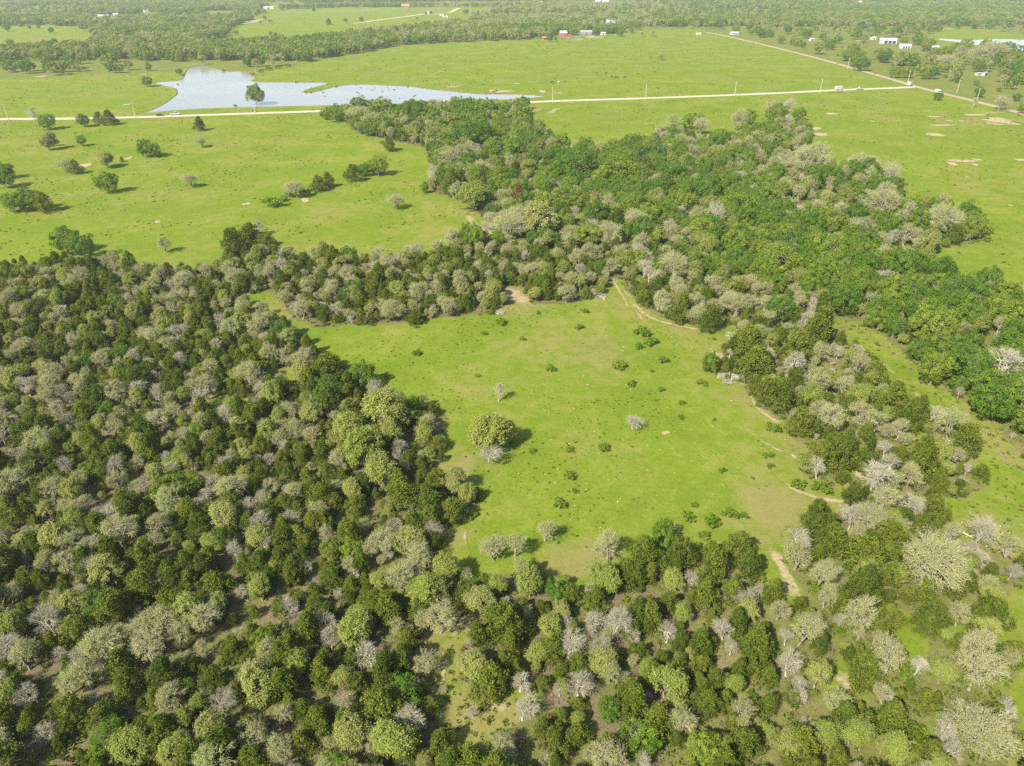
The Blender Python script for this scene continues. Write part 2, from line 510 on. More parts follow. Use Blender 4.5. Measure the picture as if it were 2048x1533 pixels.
for q in [(1015, 585, 26, .8), (1045, 600, 26, .65), (1445, 712, 20, .75), (1230, 562, 18, .6), (1580, 1180, 22, .85), (1692, 1360, 26, .8), (1740, 1452, 22, .75), (900, 1262, 40, .55), (945, 1240, 16, .75),
          (820, 1272, 22, .6), (1060, 482, 20, .6), (455, 812, 30, .7), (560, 752, 24, .6), (1700, 972, 26, .6), (1640, 790, 16, .6), (990, 1400, 34, .6), (705, 1052, 20, .6), (490, 588, 20, .5),
          (310, 1060, 24, .5), (90, 1075, 22, .5), (285, 1275, 24, .5), (470, 700, 16, .5), (1560, 1110, 18, .5), (1850, 1480, 30, .4), (2020, 1400, 26, .5)]:
    bare += blot(*q)
lane_px = np.array([G(*p) for p in [(1697, 659), (1751, 697), (1800, 746), (1846, 792), (1904, 825), (1929, 846), (1966, 887), (2020, 950)]])
lit = np.where(dist_poly(xs, ys, lane_px) < 5.5, 0.0, lit)
lit = np.clip(lit - bare * .5, 0, 1)
nx, ny = len(gx), len(gy)
idx = np.arange(nx * ny).reshape(ny, nx)
quads = np.stack([idx[:-1, :-1], idx[:-1, 1:], idx[1:, 1:], idx[1:, :-1]], -1).reshape(-1, 4)
zs = (vnoise(xs, ys, 9, 11) - .5) * .18 * (ys < 500)
gme = bpy.data.meshes.new('ground')
gme.vertices.add(nx * ny)
gme.vertices.foreach_set('co', np.stack([xs, ys, zs - .10], -1).astype(np.float32).ravel())
gme.loops.add(quads.size)
gme.loops.foreach_set('vertex_index', quads.ravel().astype(np.int32))
gme.polygons.add(len(quads))
gme.polygons.foreach_set('loop_start', (np.arange(len(quads)) * 4).astype(np.int32))
gme.update(calc_edges=True)
gme.validate()
for a, vals in (('litter', lit), ('dry', dry), ('bare', bare)):
    at = gme.attributes.new(a, 'FLOAT', 'POINT')
    at.data.foreach_set('value', vals.astype(np.float32))
gme.materials.append(M['ground'])
gme.shade_smooth()
ground = bpy.data.objects.new('ground', gme)
COL.objects.link(ground)
tag(ground, 'green spring grassland with bare soil under the trees', None, None, 'structure')

def gz(x, y):
    return float((vnoise(np.array([x]), np.array([y]), 9, 11)[0] - .5) * .18 * (y < 500)) - .10

# ------------------------------------------------------------------ roads, trails, bare patches, ponds
def resample(pts, step):
    pts = [np.array(p, float) for p in pts]
    out = []
    n = len(pts)
    for i in range(n - 1):
        p0 = pts[max(i - 1, 0)]; p1 = pts[i]; p2 = pts[i + 1]; p3 = pts[min(i + 2, n - 1)]
        m = max(2, int(np.linalg.norm(p2 - p1) / step))
        for j in range(m):
            t = j / m
            out.append(.5 * (2 * p1 + (p2 - p0) * t + (2 * p0 - 5 * p1 + 4 * p2 - p3) * t * t + (3 * p1 - p0 - 3 * p2 + p3) * t ** 3))
    out.append(pts[-1])
    return out

def strip(name, px_pts, width, mat, z, step, prof=None, wob=.15, label=None, px=True):
    pts = resample([G(*p) for p in px_pts] if px else px_pts, step)
    n = len(pts)
    cols = [-1, -.55, 0, .55, 1] if prof is not None else [-1, -.5, 0, .5, 1]
    V = []; A = []
    for i, p in enumerate(pts):
        t = pts[min(i + 1, n - 1)] - pts[max(i - 1, 0)]
        t = t / (np.linalg.norm(t) + 1e-9)
        nrm = np.array([-t[1], t[0]])
        w = width * .5 * (1 + wob * (rng.random() - .5) * 2)
        end = min(1, i / 3, (n - 1 - i) / 3)
        for c, kk in zip(cols, range(5)):
            q = p + nrm * c * w
            V.append((q[0], q[1], (gz(q[0], q[1]) if prof is not None else -.10) + z + (.06 * (1 - c * c) if prof is None else .03)))
            A.append((prof[kk] * (.35 + .65 * end)) if prof is not None else 0)
    F = []
    for i in range(n - 1):
        for c in range(4):
            a = i * 5 + c
            F.append((a, a + 1, a + 6, a + 5))
    at = {'bare': A, 'litter': [0] * len(V), 'dry': [.5] * len(V)} if prof is not None else None
    o = mesh_obj(name, V, F, mat, None, at, smooth=True)
    tag(o, label, None, None, 'structure')
    return o

strip('gravel_road', ROAD_PX, 7.2, M['gravel'], .10, 6, None, .06, 'straight pale gravel road crossing the pastures')
strip('dirt_road', DIRT_PX, 6.5, M['dirt'], .12, 6, None, .10, 'tan dirt road running diagonally past the junction')
TR = [.05, .72, .8, .72, .05]
TRAILS = [
    ([(925, 420), (940, 437), (957, 456), (978, 464), (1002, 471), (1028, 475), (1052, 486)], 3.2, .9),
    ([(1222, 548), (1230, 566), (1240, 584), (1250, 600), (1256, 618)], 1.1, .85),
    ([(1238, 574), (1252, 586), (1266, 596)], 1.0, .85),
    ([(1258, 600), (1274, 613), (1287, 626), (1316, 641), (1349, 649), (1386, 657), (1419, 659), (1465, 658)], 1.3, .95),
    ([(1266, 606), (1274, 622), (1284, 638), (1290, 645)], .8, .8),
    ([(1540, 652), (1564, 646), (1600, 640)], 1.6, .85),
    ([(1412, 692), (1424, 701), (1448, 721), (1462, 742), (1490, 768), (1502, 786), (1509, 808), (1531, 829), (1562, 847), (1580, 853)], 1.1, .9),
    ([(1481, 846), (1500, 862), (1519, 879), (1545, 893), (1566, 904), (1589, 912)], .7, .8),
    ([(1552, 953), (1575, 968), (1597, 982), (1639, 995), (1680, 1001), (1718, 994)], 1.0, .9),
    ([(1676, 953), (1693, 962), (1710, 974), (1726, 984)], 1.5, .9),
    ([(1536, 1090), (1546, 1100), (1563, 1129), (1577, 1163), (1588, 1195), (1600, 1220)], 2.4, .9),
    ([(905, 1302), (896, 1318), (888, 1338), (882, 1362), (879, 1395)], .85, 1.0),
    ([(958, 1236), (946, 1250), (936, 1264), (926, 1278)], .8, .8),
    ([(878, 1400), (876, 1420), (884, 1440), (896, 1456)], .6, .7),
    ([(944, 1050), (930, 1066), (932, 1090), (940, 1110)], .45, .7),
    ([(412, 830), (428, 815), (461, 811), (492, 803)], 1.6, .9),
    ([(540, 765), (556, 753), (576, 745)], 1.4, .8),
    ([(474, 594), (490, 588), (510, 581)], 1.8, .8),
    ([(1084, 230), (1098, 226), (1112, 219), (1125, 214)], 5.0, .85),
    ([(1054, 226), (1075, 220), (1092, 215)], 5.0, .8),
    ([(1905, 231.5), (1940, 228.5), (1975, 226.5), (2008, 225)], 3.6, .85),
    ([(1740, 705), (1775, 735), (1815, 772), (1850, 800), (1890, 832)], 1.0, .62),
    ([(1560, 100), (1620, 96), (1700, 98), (1760, 99), (1850, 103)], 4.0, .6),
]
for pts, w, amt in TRAILS:
    strip('dirt_trail', pts, w * 1.15, M['ground'], .012, 1.2 if w < 3 else 3, [v * amt * .86 for v in TR], .45)

def patch(px, py, wpx, hpx, amt=.95, name='bare_soil_patch'):
    """an irregular worn place in the grass"""
    c = np.array(G(px, py))
    rx = wpx * .5 * depth_at(px, py) / FPX
    ry = abs(G(px, py - hpx / 2)[1] - G(px, py + hpx / 2)[1]) * .5
    n = 22
    V = [(c[0], c[1], 0)]; A = [amt]
    for ring, (f, a) in enumerate(((.4, amt), (.8, amt * .7), (1.15, 0))):
        ph = rng.random(3) * 6.28
        for i in range(n):
            t = 2 * math.pi * i / n
            w = f * (1 + .28 * math.sin(2 * t + ph[0]) + .2 * math.sin(3 * t + ph[1]) + .12 * math.sin(7 * t + ph[2]))
            V.append((c[0] + rx * w * math.cos(t), c[1] + ry * w * math.sin(t), 0)); A.append(a)
    V = [(a, b, gz(a, b) + .06) for a, b, _ in V]
    F = [(0, 1 + i, 1 + (i + 1) % n) for i in range(n)]
    for r in range(2):
        for i in range(n):
            a = 1 + r * n + i; b = 1 + r * n + (i + 1) % n
            F.append((a, a + n, b + n, b))
    o = mesh_obj(name, V, F, M['ground'], None, {'bare': A, 'litter': [0] * len(V), 'dry': [.3] * len(V)}, smooth=True)
    tag(o, None, None, None, 'structure')
    return o
for q in [(1664, 228, 26, 5), (1869, 233.5, 32, 4), (1950, 230, 44, 5), (2002, 242, 62, 14), (1990, 247, 40, 7), (1898, 242, 16, 3), (1887, 250.5, 36, 4), (1872, 251, 18, 4), (1627, 257, 34, 8), (1642, 269, 46, 6), (1870, 269.5, 36, 8),
          (1905, 328, 24, 7), (1925, 322, 50, 7), (1955, 320, 18, 6), (1950, 330, 14, 5), (2044, 320, 20, 7), (1935, 354, 10, 3), (2022, 411, 10, 3), (1745, 243, 10, 3), (1923, 242, 10, 3),
          (1008, 183, 38, 5), (985, 182, 20, 4), (1085, 183.5, 24, 5), (1034, 167.5, 14, 3), (1115, 186, 16, 3), (905, 174, 30, 2), (252, 209.5, 14, 4), (315, 444, 14, 6), (85, 153, 30, 2.5), (130, 149, 12, 4), (255, 151, 10, 2), (288, 149, 12, 2),
          (172, 330, 22, 9), (255, 317, 12, 7), (493, 408, 16, 6), (1331, 866, 16, 7), (1590, 913, 14, 9), (1175, 770, 7, 4), (955, 470, 24, 14), (610, 400, 20, 8), (95, 398, 12, 5),
          (1720, 950, 30, 18), (1500, 43, 1, 1), (2048, 130, 30, 10), (505, 43, 32, 9), (400, 90, 40, 3), (1185, 74, 42, 4), (985, 19, 16, 2), (1900, 58, 20, 2), (1670, 77, 14, 2), (1720, 82, 20, 2)]:
    patch(*q)
strip('farm_track', [(705, 47), (725, 45.5), (745, 42), (780, 37.5), (830, 31), (845, 29)], 9, M['gravel'], .12, 15, None, .15, 'pale farm track leading to the tank site')
strip('farm_track', [(896, 26), (905, 23), (912, 19), (920, 16.5)], 8, M['gravel'], .12, 15, None, .15, 'pale farm track bending behind the tank site')
strip('farm_track', [(560, 26), (620, 24), (700, 22.5), (750, 20.5)], 5, M['gravel'], .12, 25, None, .15, 'thin pale track across the far field')
strip('farm_track', [(1150, 1), (1175, 6), (1200, 12), (1225, 18)], 9, M['dirt'], .12, 25, None, .15, 'far dirt track through the hazy wood')
pad = strip('gravel_pad', [(842, 29), (860, 28.5), (878, 28)], 22, M['gravel'], .14, 8, None, .2, 'pale gravel pad under the tanks')

def sheet(name, px_poly, z, mat, label):
    pts = [np.array(G(*p)) for p in px_poly]
    P = resample(pts + [pts[0]], 4)[:-1]
    bm = bmesh.new()
    vs = [bm.verts.new((p[0] + rng.normal(0, .35), p[1] + rng.normal(0, .6), z)) for p in P]
    f = bm.faces.new(vs)
    bmesh.ops.triangulate(bm, faces=[f])
    bmesh.ops.recalc_face_normals(bm, faces=bm.faces[:])
    me = bpy.data.meshes.new(name); bm.to_mesh(me); bm.free()
    if me.polygons[0].normal.z < 0:
        me.flip_normals()
    me.materials.append(mat)
    o = bpy.data.objects.new(name, me); COL.objects.link(o)
    tag(o, label, None, None, 'structure')
    return o
def bank(px_poly, label, w0=.5, w1=3.2, lip=.32):
    """the raised earth rim of a pond"""
    pts = [np.array(G(*p)) for p in px_poly]
    P = np.array(resample(pts + [pts[0]], 4)[:-1])
    area = np.sum(P[:, 0] * np.roll(P[:, 1], -1) - np.roll(P[:, 0], -1) * P[:, 1])
    t = np.roll(P, -1, 0) - np.roll(P, 1, 0)
    t /= np.linalg.norm(t, axis=1, keepdims=True) + 1e-9
    nrm = np.stack([t[:, 1], -t[:, 0]], -1) * (1 if area > 0 else -1)
    n = len(P)
    V = []; A = []; Lt = []
    jit = rng.uniform(.7, 1.3, n)
    for off, z, a, l in ((-.5, -.12, .5, .9), (w0, lip, .25, .7), (w0 + .9, lip * .8, .0, .25), (w1, -.13, 0, 0)):
        for i in range(n):
            q = P[i] + nrm[i] * off * jit[i]
            V.append((q[0], q[1], z)); A.append(a); Lt.append(l)
    F = []
    for r in range(3):
        for i in range(n):
            j = (i + 1) % n
            F.append((r * n + i, r * n + j, (r + 1) * n + j, (r + 1) * n + i))
    o = mesh_obj('pond_bank', V, F, M['ground'], None, {'bare': A, 'litter': Lt, 'dry': [.3] * len(V)}, smooth=True)
    tag(o, label, None, None, 'structure')
bank(POND, 'muddy grassy rim of the large pond')
sheet('pond', POND, -.02, M['water'], 'large branching grey pond above the gravel road')
sheet('pond', POND_R, -.02, M['water'], 'blue pond behind trees at the right edge')
sheet('pond', [(1127, 75), (1136, 73.5), (1146, 75), (1158, 77), (1168, 78.5), (1160, 80.5), (1148, 80), (1135, 78)], -.02, M['water'], 'small pale puddle in front of the red barn')

# ------------------------------------------------------------------ tree shapes
def kites(P, D, size, width, jit, rg, face=None, fj=.55):
    """leaf sprays: one folded four-cornered blade each, base at P, pointing along D, its flat side turned towards face"""
    n = len(P)
    D = D + rg.normal(0, jit, (n, 3))
    if face is not None:
        f = face + rg.normal(0, fj, (n, 3))
        f /= np.linalg.norm(f, axis=1, keepdims=True) + 1e-9
        D = D - f * np.sum(D * f, axis=1, keepdims=True) * .8
    D /= np.linalg.norm(D, axis=1, keepdims=True) + 1e-9
    R = rg.normal(0, 1, (n, 3)) if face is None else f
    Sd = np.cross(D, R); Sd /= np.linalg.norm(Sd, axis=1, keepdims=True) + 1e-9
    Nn = np.cross(D, Sd)
    s = size * (0.7 + .6 * rg.random((n, 1)))
    w = s * width
    a = P - D * s * .25
    b = P + Sd * w + D * s * .3 + Nn * s * .12
    c = P + D * s * .85
    d = P - Sd * w + D * s * .3 + Nn * s * .12
    V = np.stack([a, b, c, d], 1).reshape(-1, 3)
    F = np.arange(4 * n).reshape(n, 4)
    return V, F

def tubes(segs, n=3):
    """tapered branches; segs rows: p0 p1 r0 r1"""
    segs = np.asarray(segs, float)
    if len(segs) == 0:
        return np.zeros((0, 3)), np.zeros((0, 4), int)
    p0, p1, r0, r1 = segs[:, 0:3], segs[:, 3:6], segs[:, 6:7], segs[:, 7:8]
    d = p1 - p0
    d /= np.linalg.norm(d, axis=1, keepdims=True) + 1e-9
    ref = np.where(np.abs(d[:, 2:3]) > .9, np.array([[1., 0, 0]]), np.array([[0, 0, 1.]]))
    u = np.cross(d, ref); u /= np.linalg.norm(u, axis=1, keepdims=True) + 1e-9
    w = np.cross(d, u)
    ring = []
    for p, r in ((p0, r0), (p1, r1)):
        for i in range(n):
            t = 2 * math.pi * i / n
            ring.append(p + (u * math.cos(t) + w * math.sin(t)) * r)
    V = np.stack(ring, 1).reshape(-1, 3)
    m = len(segs)
    base = (np.arange(m) * 2 * n)[:, None, None]
    q = np.array([[i, (i + 1) % n, (i + 1) % n + n, i + n] for i in range(n)])[None]
    F = (base + q).reshape(-1, 4)
    return V, F

def unit(rg, n):
    v = rg.normal(0, 1, (n, 3))
    return v / np.linalg.norm(v, axis=1, keepdims=True)

def cedar_shape(seed, lod, H=7.0, R=2.6, slim=.7):
    rg = np.random.default_rng(seed)
    nl = 52 if lod == 0 else 16
    per = 96 if lod == 0 else 24
    size = .28 if lod == 0 else .95
    P = []; D = []; FC = []; TT = []
    for i in range(nl):
        t = .06 + .92 * ((i + rg.random()) / nl) ** .9
        prof = min(1, (t / .2)) ** .6 * max(.04, 1 - t) ** slim * 1.12
        ang = i * 2.399 + rg.normal(0, .3)
        rr = R * prof * (.35 + .80 * rg.random()) * (1 + .18 * math.sin(2 * ang + seed))
        lr = (.42 + .55 * rg.random()) * R / 2.6 * (.55 + .6 * prof)
        c = np.array([rr * math.cos(ang), rr * math.sin(ang), t * H])
        u = unit(rg, per)
        out = np.array([math.cos(ang), math.sin(ang), .55])
        u = u + out * .55
        u /= np.linalg.norm(u, axis=1, keepdims=True)
        rad = lr * (.40 + .80 * rg.random((per, 1)) ** 1.2)
        p = c + u * rad * np.array([1, 1, 1.15])
        P.append(p); D.append(u * .8 + np.array([0, 0, .5])); FC.append(u + np.array([0, 0, .25])); TT.append(np.clip(rg.uniform(.25, .75) + .16 * rg.normal(0, 1, per), 0, 1))
    # inner foliage closes the middle
    ni = 500 if lod == 0 else 60
    t = rg.random(ni); a = rg.random(ni) * 6.283
    prof = np.minimum(1, t / .2) ** .6 * np.maximum(.04, 1 - t) ** slim
    rr = R * prof * .6 * np.sqrt(rg.random(ni))
    P.append(np.stack([rr * np.cos(a), rr * np.sin(a), .08 * H + t * H * .84], -1))
    D.append(np.stack([np.cos(a), np.sin(a), .6 + 0 * a], -1)); FC.append(np.stack([np.cos(a), np.sin(a), .8 + 0 * a], -1))
    P = np.concatenate(P); D = np.concatenate(D)
    P[:, 2] = np.maximum(P[:, 2], .15)
    V, F = kites(P, D, size, .30, .5, rg, np.concatenate(FC), .6)
    TT.append(np.full(ni, .4))
    tint = np.repeat(np.concatenate(TT), 4)
    segs = [[0, 0, -.2, .05, .03, H * .5, .16, .09], [.05, .03, H * .5, 0, 0, H * .9, .09, .03]]
    for i in range(14 if lod == 0 else 0):
        t = .12 + .6 * i / 14; ang = i * 2.4
        l = R * (1 - t) ** .6 * .85
        segs.append([0, 0, t * H, l * math.cos(ang), l * math.sin(ang), t * H + l * .35, .05, .015])
    Vt, Ft = tubes(segs, 5 if lod == 0 else 3)
    return dict(trunk=(Vt, Ft), crown=(V, F, tint), twigs=None)

def oak_skeleton(rg, H, R, zc, rz, lod, n4=8, big=False):
    """limbs that reach out to an oval crown; returns limbs, fine twigs and their ends"""
    limbs = []; twigs = []; ends = []; dirs = []
    th = H * .14
    lean = rg.normal(0, .12, 2)
    top = np.array([lean[0] * H * .3, lean[1] * H * .3, th])
    r0 = .028 * H
    limbs.append([0, 0, -.2, *top, r0 * 1.15, r0 * .85])
    C = np.array([rg.normal(0, .09) * R, rg.normal(0, .09) * R, zc])
    B = unit(rg, 7)
    B[:, 2] = np.abs(B[:, 2])
    amp = rg.uniform(.15, .78, 7)
    def lob(d):
        return .52 + np.max(amp * np.maximum(0, B @ d) ** 3)
    n1 = 7 if lod == 0 else 4
    n2, n3, n4 = (5, 4, n4) if lod == 0 else (3, 2, 3)
    if big:
        n1, n2, n3, n4 = 9, 6, 5, 7
    for i in range(n1):
        a = i * 6.283 / n1 + rg.normal(0, .25)
        el = rg.uniform(-.35, 1.3) if i else 1.45
        d1 = np.array([math.cos(a) * math.cos(el), math.sin(a) * math.cos(el), math.sin(el)])
        e1 = C + d1 * np.array([R, R, rz]) * rg.uniform(.34, .46) * lob(d1)
        e1[2] = max(e1[2], th + .1)
        mid = (top + e1) * .5 + rg.normal(0, .12 * H / 7, 3)
        limbs += [[*top, *mid, r0 * .55, r0 * .42], [*mid, *e1, r0 * .42, r0 * .3]]
        for j in range(n2):
            d2 = d1 + rg.normal(0, .62, 3); d2[2] += .12
            d2 /= np.linalg.norm(d2)
            e2 = C + d2 * np.array([R, R, rz]) * rg.uniform(.62, .78) * lob(d2)
            s = mid + (e1 - mid) * rg.uniform(.3, 1)
            limbs.append([*s, *e2, r0 * .26, r0 * .13])
            for q in range(n3):
                d3 = d2 + rg.normal(0, .38, 3); d3[2] += .05
                d3 /= np.linalg.norm(d3)
                e3 = C + d3 * np.array([R, R, rz]) * rg.uniform(.84, 1.05) * lob(d3)
                s3 = s + (e2 - s) * rg.uniform(.35, 1)
                twigs.append([*s3, *e3, r0 * .12, r0 * .05])
                for m in range(n4):
                    f = rg.uniform(.35, 1)
                    s4 = s3 + (e3 - s3) * f
                    d4 = d3 + rg.normal(0, .55, 3)
                    d4 /= np.linalg.norm(d4)
                    l = min(R, 3.6) * rg.uniform(.14, .27)
                    e4 = s4 + d4 * l
                    twigs.append([*s4, *e4, .024, .010])
                    ends.append(e4); dirs.append(d4)
                    ends.append(s4 + d4 * l * .55); dirs.append(d4)
    return np.array(limbs), np.array(twigs), np.array(ends), np.array(dirs)

def oak_shape(seed, lod, kind, H=7.5, R=3.3, big=False):
    rg = np.random.default_rng(seed)
    zc = H * .52; rz = H * .46
    limbs, twigs, E, D = oak_skeleton(rg, H, R, zc, rz, lod, {'bare': 4, 'bud': 6, 'lime': 8}[kind], big)
    limbs[:, 6:] *= {'bare': 1.35, 'bud': 1.3, 'lime': 1.0}[kind]
    if lod:
        twigs[:, 6:] *= 1.5
    if kind == 'bare' and lod == 0:
        tw2 = []
        for e, d in zip(E[::2], D[::2]):
            for m in range(2):
                dd = d + rg.normal(0, .6, 3); dd /= np.linalg.norm(dd)
                tw2.append([*(e - d * R * .1 * rg.random()), *(e + dd * R * rg.uniform(.10, .2)), .016, .007])
        twigs = np.concatenate([twigs, np.array(tw2)])
        twigs[:, 6:] *= 1.05
    out = dict(trunk=tubes(limbs, 5 if lod == 0 else 3), twigs=tubes(twigs, 3))
    if kind == 'bare':
        out['crown'] = None
    else:
        rep = {'bud': 3, 'lime': 5}[kind] if lod == 0 else {'bud': 7, 'lime': 9}[kind]
        keepe = rg.random(len(E)) < (.68 if kind == 'bud' else .9)
        E, D = E[keepe], D[keepe]
        P = np.repeat(E, rep, 0) + rg.normal(0, (.13 if kind == 'bud' else .2) * R / 3.3 * (1 if lod == 0 else 2.2), (len(E) * rep, 3))
        DD = np.repeat(D, rep, 0)
        size = {'bud': .135, 'lime': .235}[kind] if lod == 0 else {'bud': .36, 'lime': .46}[kind]
        V, F = kites(P, DD, size, .42, .8, rg, (P - np.array([0, 0, zc * .8])) / R + np.array([0, 0, .3]), .6)
        cl = np.repeat(rg.random(len(E)), rep)
        tint = np.repeat(np.clip(.3 + .4 * cl + .15 * rg.normal(0, 1, len(P)), 0, 1), 4)
        out['crown'] = (V, F, tint)
    return out

def vivid_shape(seed, lod, H=9.0, R=4.4):
    rg = np.random.default_rng(seed)
    zc = H * .56; rz = H * .42
    limbs, twigs, E, D = oak_skeleton(rg, H, R, zc, rz, 1)
    nl = 44 if lod == 0 else 22
    per = 160 if lod == 0 else 46
    size = .275 if lod == 0 else .68
    P = []; DD = []; T = []
    for i in range(nl):
        # lobes spread over the upper crown
        zf = 1 - 1.92 * (i + .5) / nl
        a = i * 2.399 + rg.normal(0, .25)
        cr = math.sqrt(max(0.05, 1 - zf * zf))
        f = rg.uniform(.52, .98)
        c = np.array([R * cr * math.cos(a) * f, R * cr * math.sin(a) * f, zc + rz * zf * f])
        lr = rg.uniform(.15, .36) * R
        u = unit(rg, per)
        out = (c - np.array([0, 0, zc])); out /= np.linalg.norm(out) + 1e-9
        u = u + out * .5 + np.array([0, 0, .25])
        u /= np.linalg.norm(u, axis=1, keepdims=True)
        p = c + u * lr * (.6 + .45 * rg.random((per, 1)))
        P.append(p); DD.append(u)
        T.append(np.clip(rg.uniform(.3, .7) + .14 * rg.normal(0, 1, per), 0, 1))
    P = np.concatenate(P); DD = np.concatenate(DD); T = np.concatenate(T)
    V, F = kites(P, DD * .4, size, .5, .7, rg, DD + np.array([0, 0, .2]), .45)
    return dict(trunk=tubes(np.concatenate([limbs]), 5 if lod == 0 else 3), twigs=tubes(twigs, 3) if lod == 0 else None, crown=(V, F, np.repeat(T, 4)))

def shrub_shape(seed, lod, H=1.7, R=1.7):
    rg = np.random.default_rng(seed)
    nl = 11 if lod == 0 else 6
    per = 46 if lod == 0 else 14
    P = []; DD = []; T = []; segs = []
    for i in range(nl):
        a = i * 2.399 + rg.normal(0, .4)
        rr = R * math.sqrt((i + .3) / nl) * .78
        h = H * rg.uniform(.45, .8) * (1 - .45 * (rr / R) ** 2)
        c = np.array([rr * math.cos(a), rr * math.sin(a), h])
        segs.append([0, 0, -.1, c[0] * .6, c[1] * .6, h * .6, .035, .02])
        segs.append([c[0] * .6, c[1] * .6, h * .6, *c, .02, .008])
        u = unit(rg, per) + np.array([0, 0, .35])
        u /= np.linalg.norm(u, axis=1, keepdims=True)
        p = c + u * rg.uniform(.28, .5) * R * .62 * (.55 + .5 * rg.random((per, 1)))
        p[:, 2] = np.maximum(p[:, 2], .05)
        P.append(p); DD.append(u)
        T.append(np.clip(rg.uniform(.3, .7) + .15 * rg.normal(0, 1, per), 0, 1))
    P = np.concatenate(P); DD = np.concatenate(DD); T = np.concatenate(T)
    V, F = kites(P, DD * .4, .24 if lod == 0 else .5, .5, .7, rg, DD + np.array([0, 0, .3]), .5)
    return dict(trunk=tubes(segs, 3), twigs=None, crown=(V, F, np.repeat(T, 4)))

def to_mesh(name, parts):
    """parts: (verts, faces, tint or None, material)"""
    V = []; F = []; T = []; MI = []; b = 0; mats = []
    for v, f, t, m in parts:
        if m not in mats: mats.append(m)
        V.append(v); F.append(np.asarray(f) + b); b += len(v)
        T.append(t if t is not None else np.full(len(v), .5))
        MI.append(np.full(len(f), mats.index(m)))
    V = np.concatenate(V); F = np.concatenate(F); T = np.concatenate(T); MI = np.concatenate(MI)
    me = bpy.data.meshes.new(name)
    me.vertices.add(len(V)); me.vertices.foreach_set('co', V.astype(np.float32).ravel())
    me.loops.add(F.size); me.loops.foreach_set('vertex_index', F.ravel().astype(np.int32))
    me.polygons.add(len(F)); me.polygons.foreach_set('loop_start', (np.arange(len(F)) * 4).astype(np.int32))
    me.update(calc_edges=True)
    at = me.attributes.new('tint', 'FLOAT', 'POINT')
    at.data.foreach_set('value', T.astype(np.float32))
    for m in mats:
        me.materials.append(m)
    me.polygons.foreach_set('material_index', MI.astype(np.int32))
    return me

KINDS = {
    #        name                 shape fn                                              H    R    leaf      bark     twig
    'C': ('cedar_tree', lambda s, l: cedar_shape(s, l, 6.6, 2.75, .38 + .10 * (s % 5)), 6.3, 2.95, 'cedar', 'cbark', 'cbark'),
    'T': ('budding_oak_tree', lambda s, l: oak_shape(s, l, 'bud'), 7.5, 3.4, 'bud', 'bark', 'twig'),
    'G': ('bare_tree', lambda s, l: oak_shape(s, l, 'bare'), 7.5, 3.5, None, 'grey', 'grey'),
    'B': ('broad_budding_oak_tree', lambda s, l: oak_shape(s, l, 'bud', 9.0, 5.6, True), 9.0, 5.2, 'bud', 'bark', 'twig'),
    'Y': ('young_leaf_oak_tree', lambda s, l: oak_shape(s, l, 'lime'), 7.5, 3.5, 'lime', 'bark', 'twig'),
    'V': ('green_oak_tree', lambda s, l: vivid_shape(s, l), 9.0, 4.5, 'vivid', 'bark', 'bark'),
    'S': ('shrub', lambda s, l: shrub_shape(s, l), 1.75, 1.8, 'shrub', 'bark', 'bark'),
    'R': ('rusty_cedar_tree', lambda s, l: cedar_shape(s, l, 7.0, 2.4, .7), 7.0, 2.5, 'cedar_rust', 'cbark', 'cbark'),
}
NVAR = {'B': 3, 'C': 8, 'T': 7, 'G': 6, 'Y': 6, 'V': 7, 'S': 5, 'R': 1}
TRUNK = {}; CROWN = {}; WHOLE = {}; LOWM = {}
for kd, (nm, fn, H, R, leaf, bark, twig) in KINDS.items():
    TRUNK[kd] = []; CROWN[kd] = []; WHOLE[kd] = []; LOWM[kd] = []
    for v in range(NVAR[kd]):
        s = fn(100 + 17 * v + ord(kd), 0)
        tr = [(s['trunk'][0], s['trunk'][1], None, M[bark])]
        cr = []
        if s['twigs'] is not None: cr.append((s['twigs'][0], s['twigs'][1], None, M[twig]))
        if s['crown'] is not None: cr.append((*s['crown'], M[leaf]))
        TRUNK[kd].append(to_mesh(nm + '_trunk', tr))
        CROWN[kd].append(to_mesh(nm + '_crown', cr))
        WHOLE[kd].append(to_mesh(nm + '_whole', tr + cr))
        s = fn(100 + 17 * v + ord(kd), 1)
        tr = [(s['trunk'][0], s['trunk'][1], None, M[bark])]
        if s['twigs'] is not None: tr.append((s['twigs'][0], s['twigs'][1], None, M[twig]))
        if s['crown'] is not None: tr.append((*s['crown'], M[leaf]))
        LOWM[kd].append(to_mesh(nm + '_far', tr))

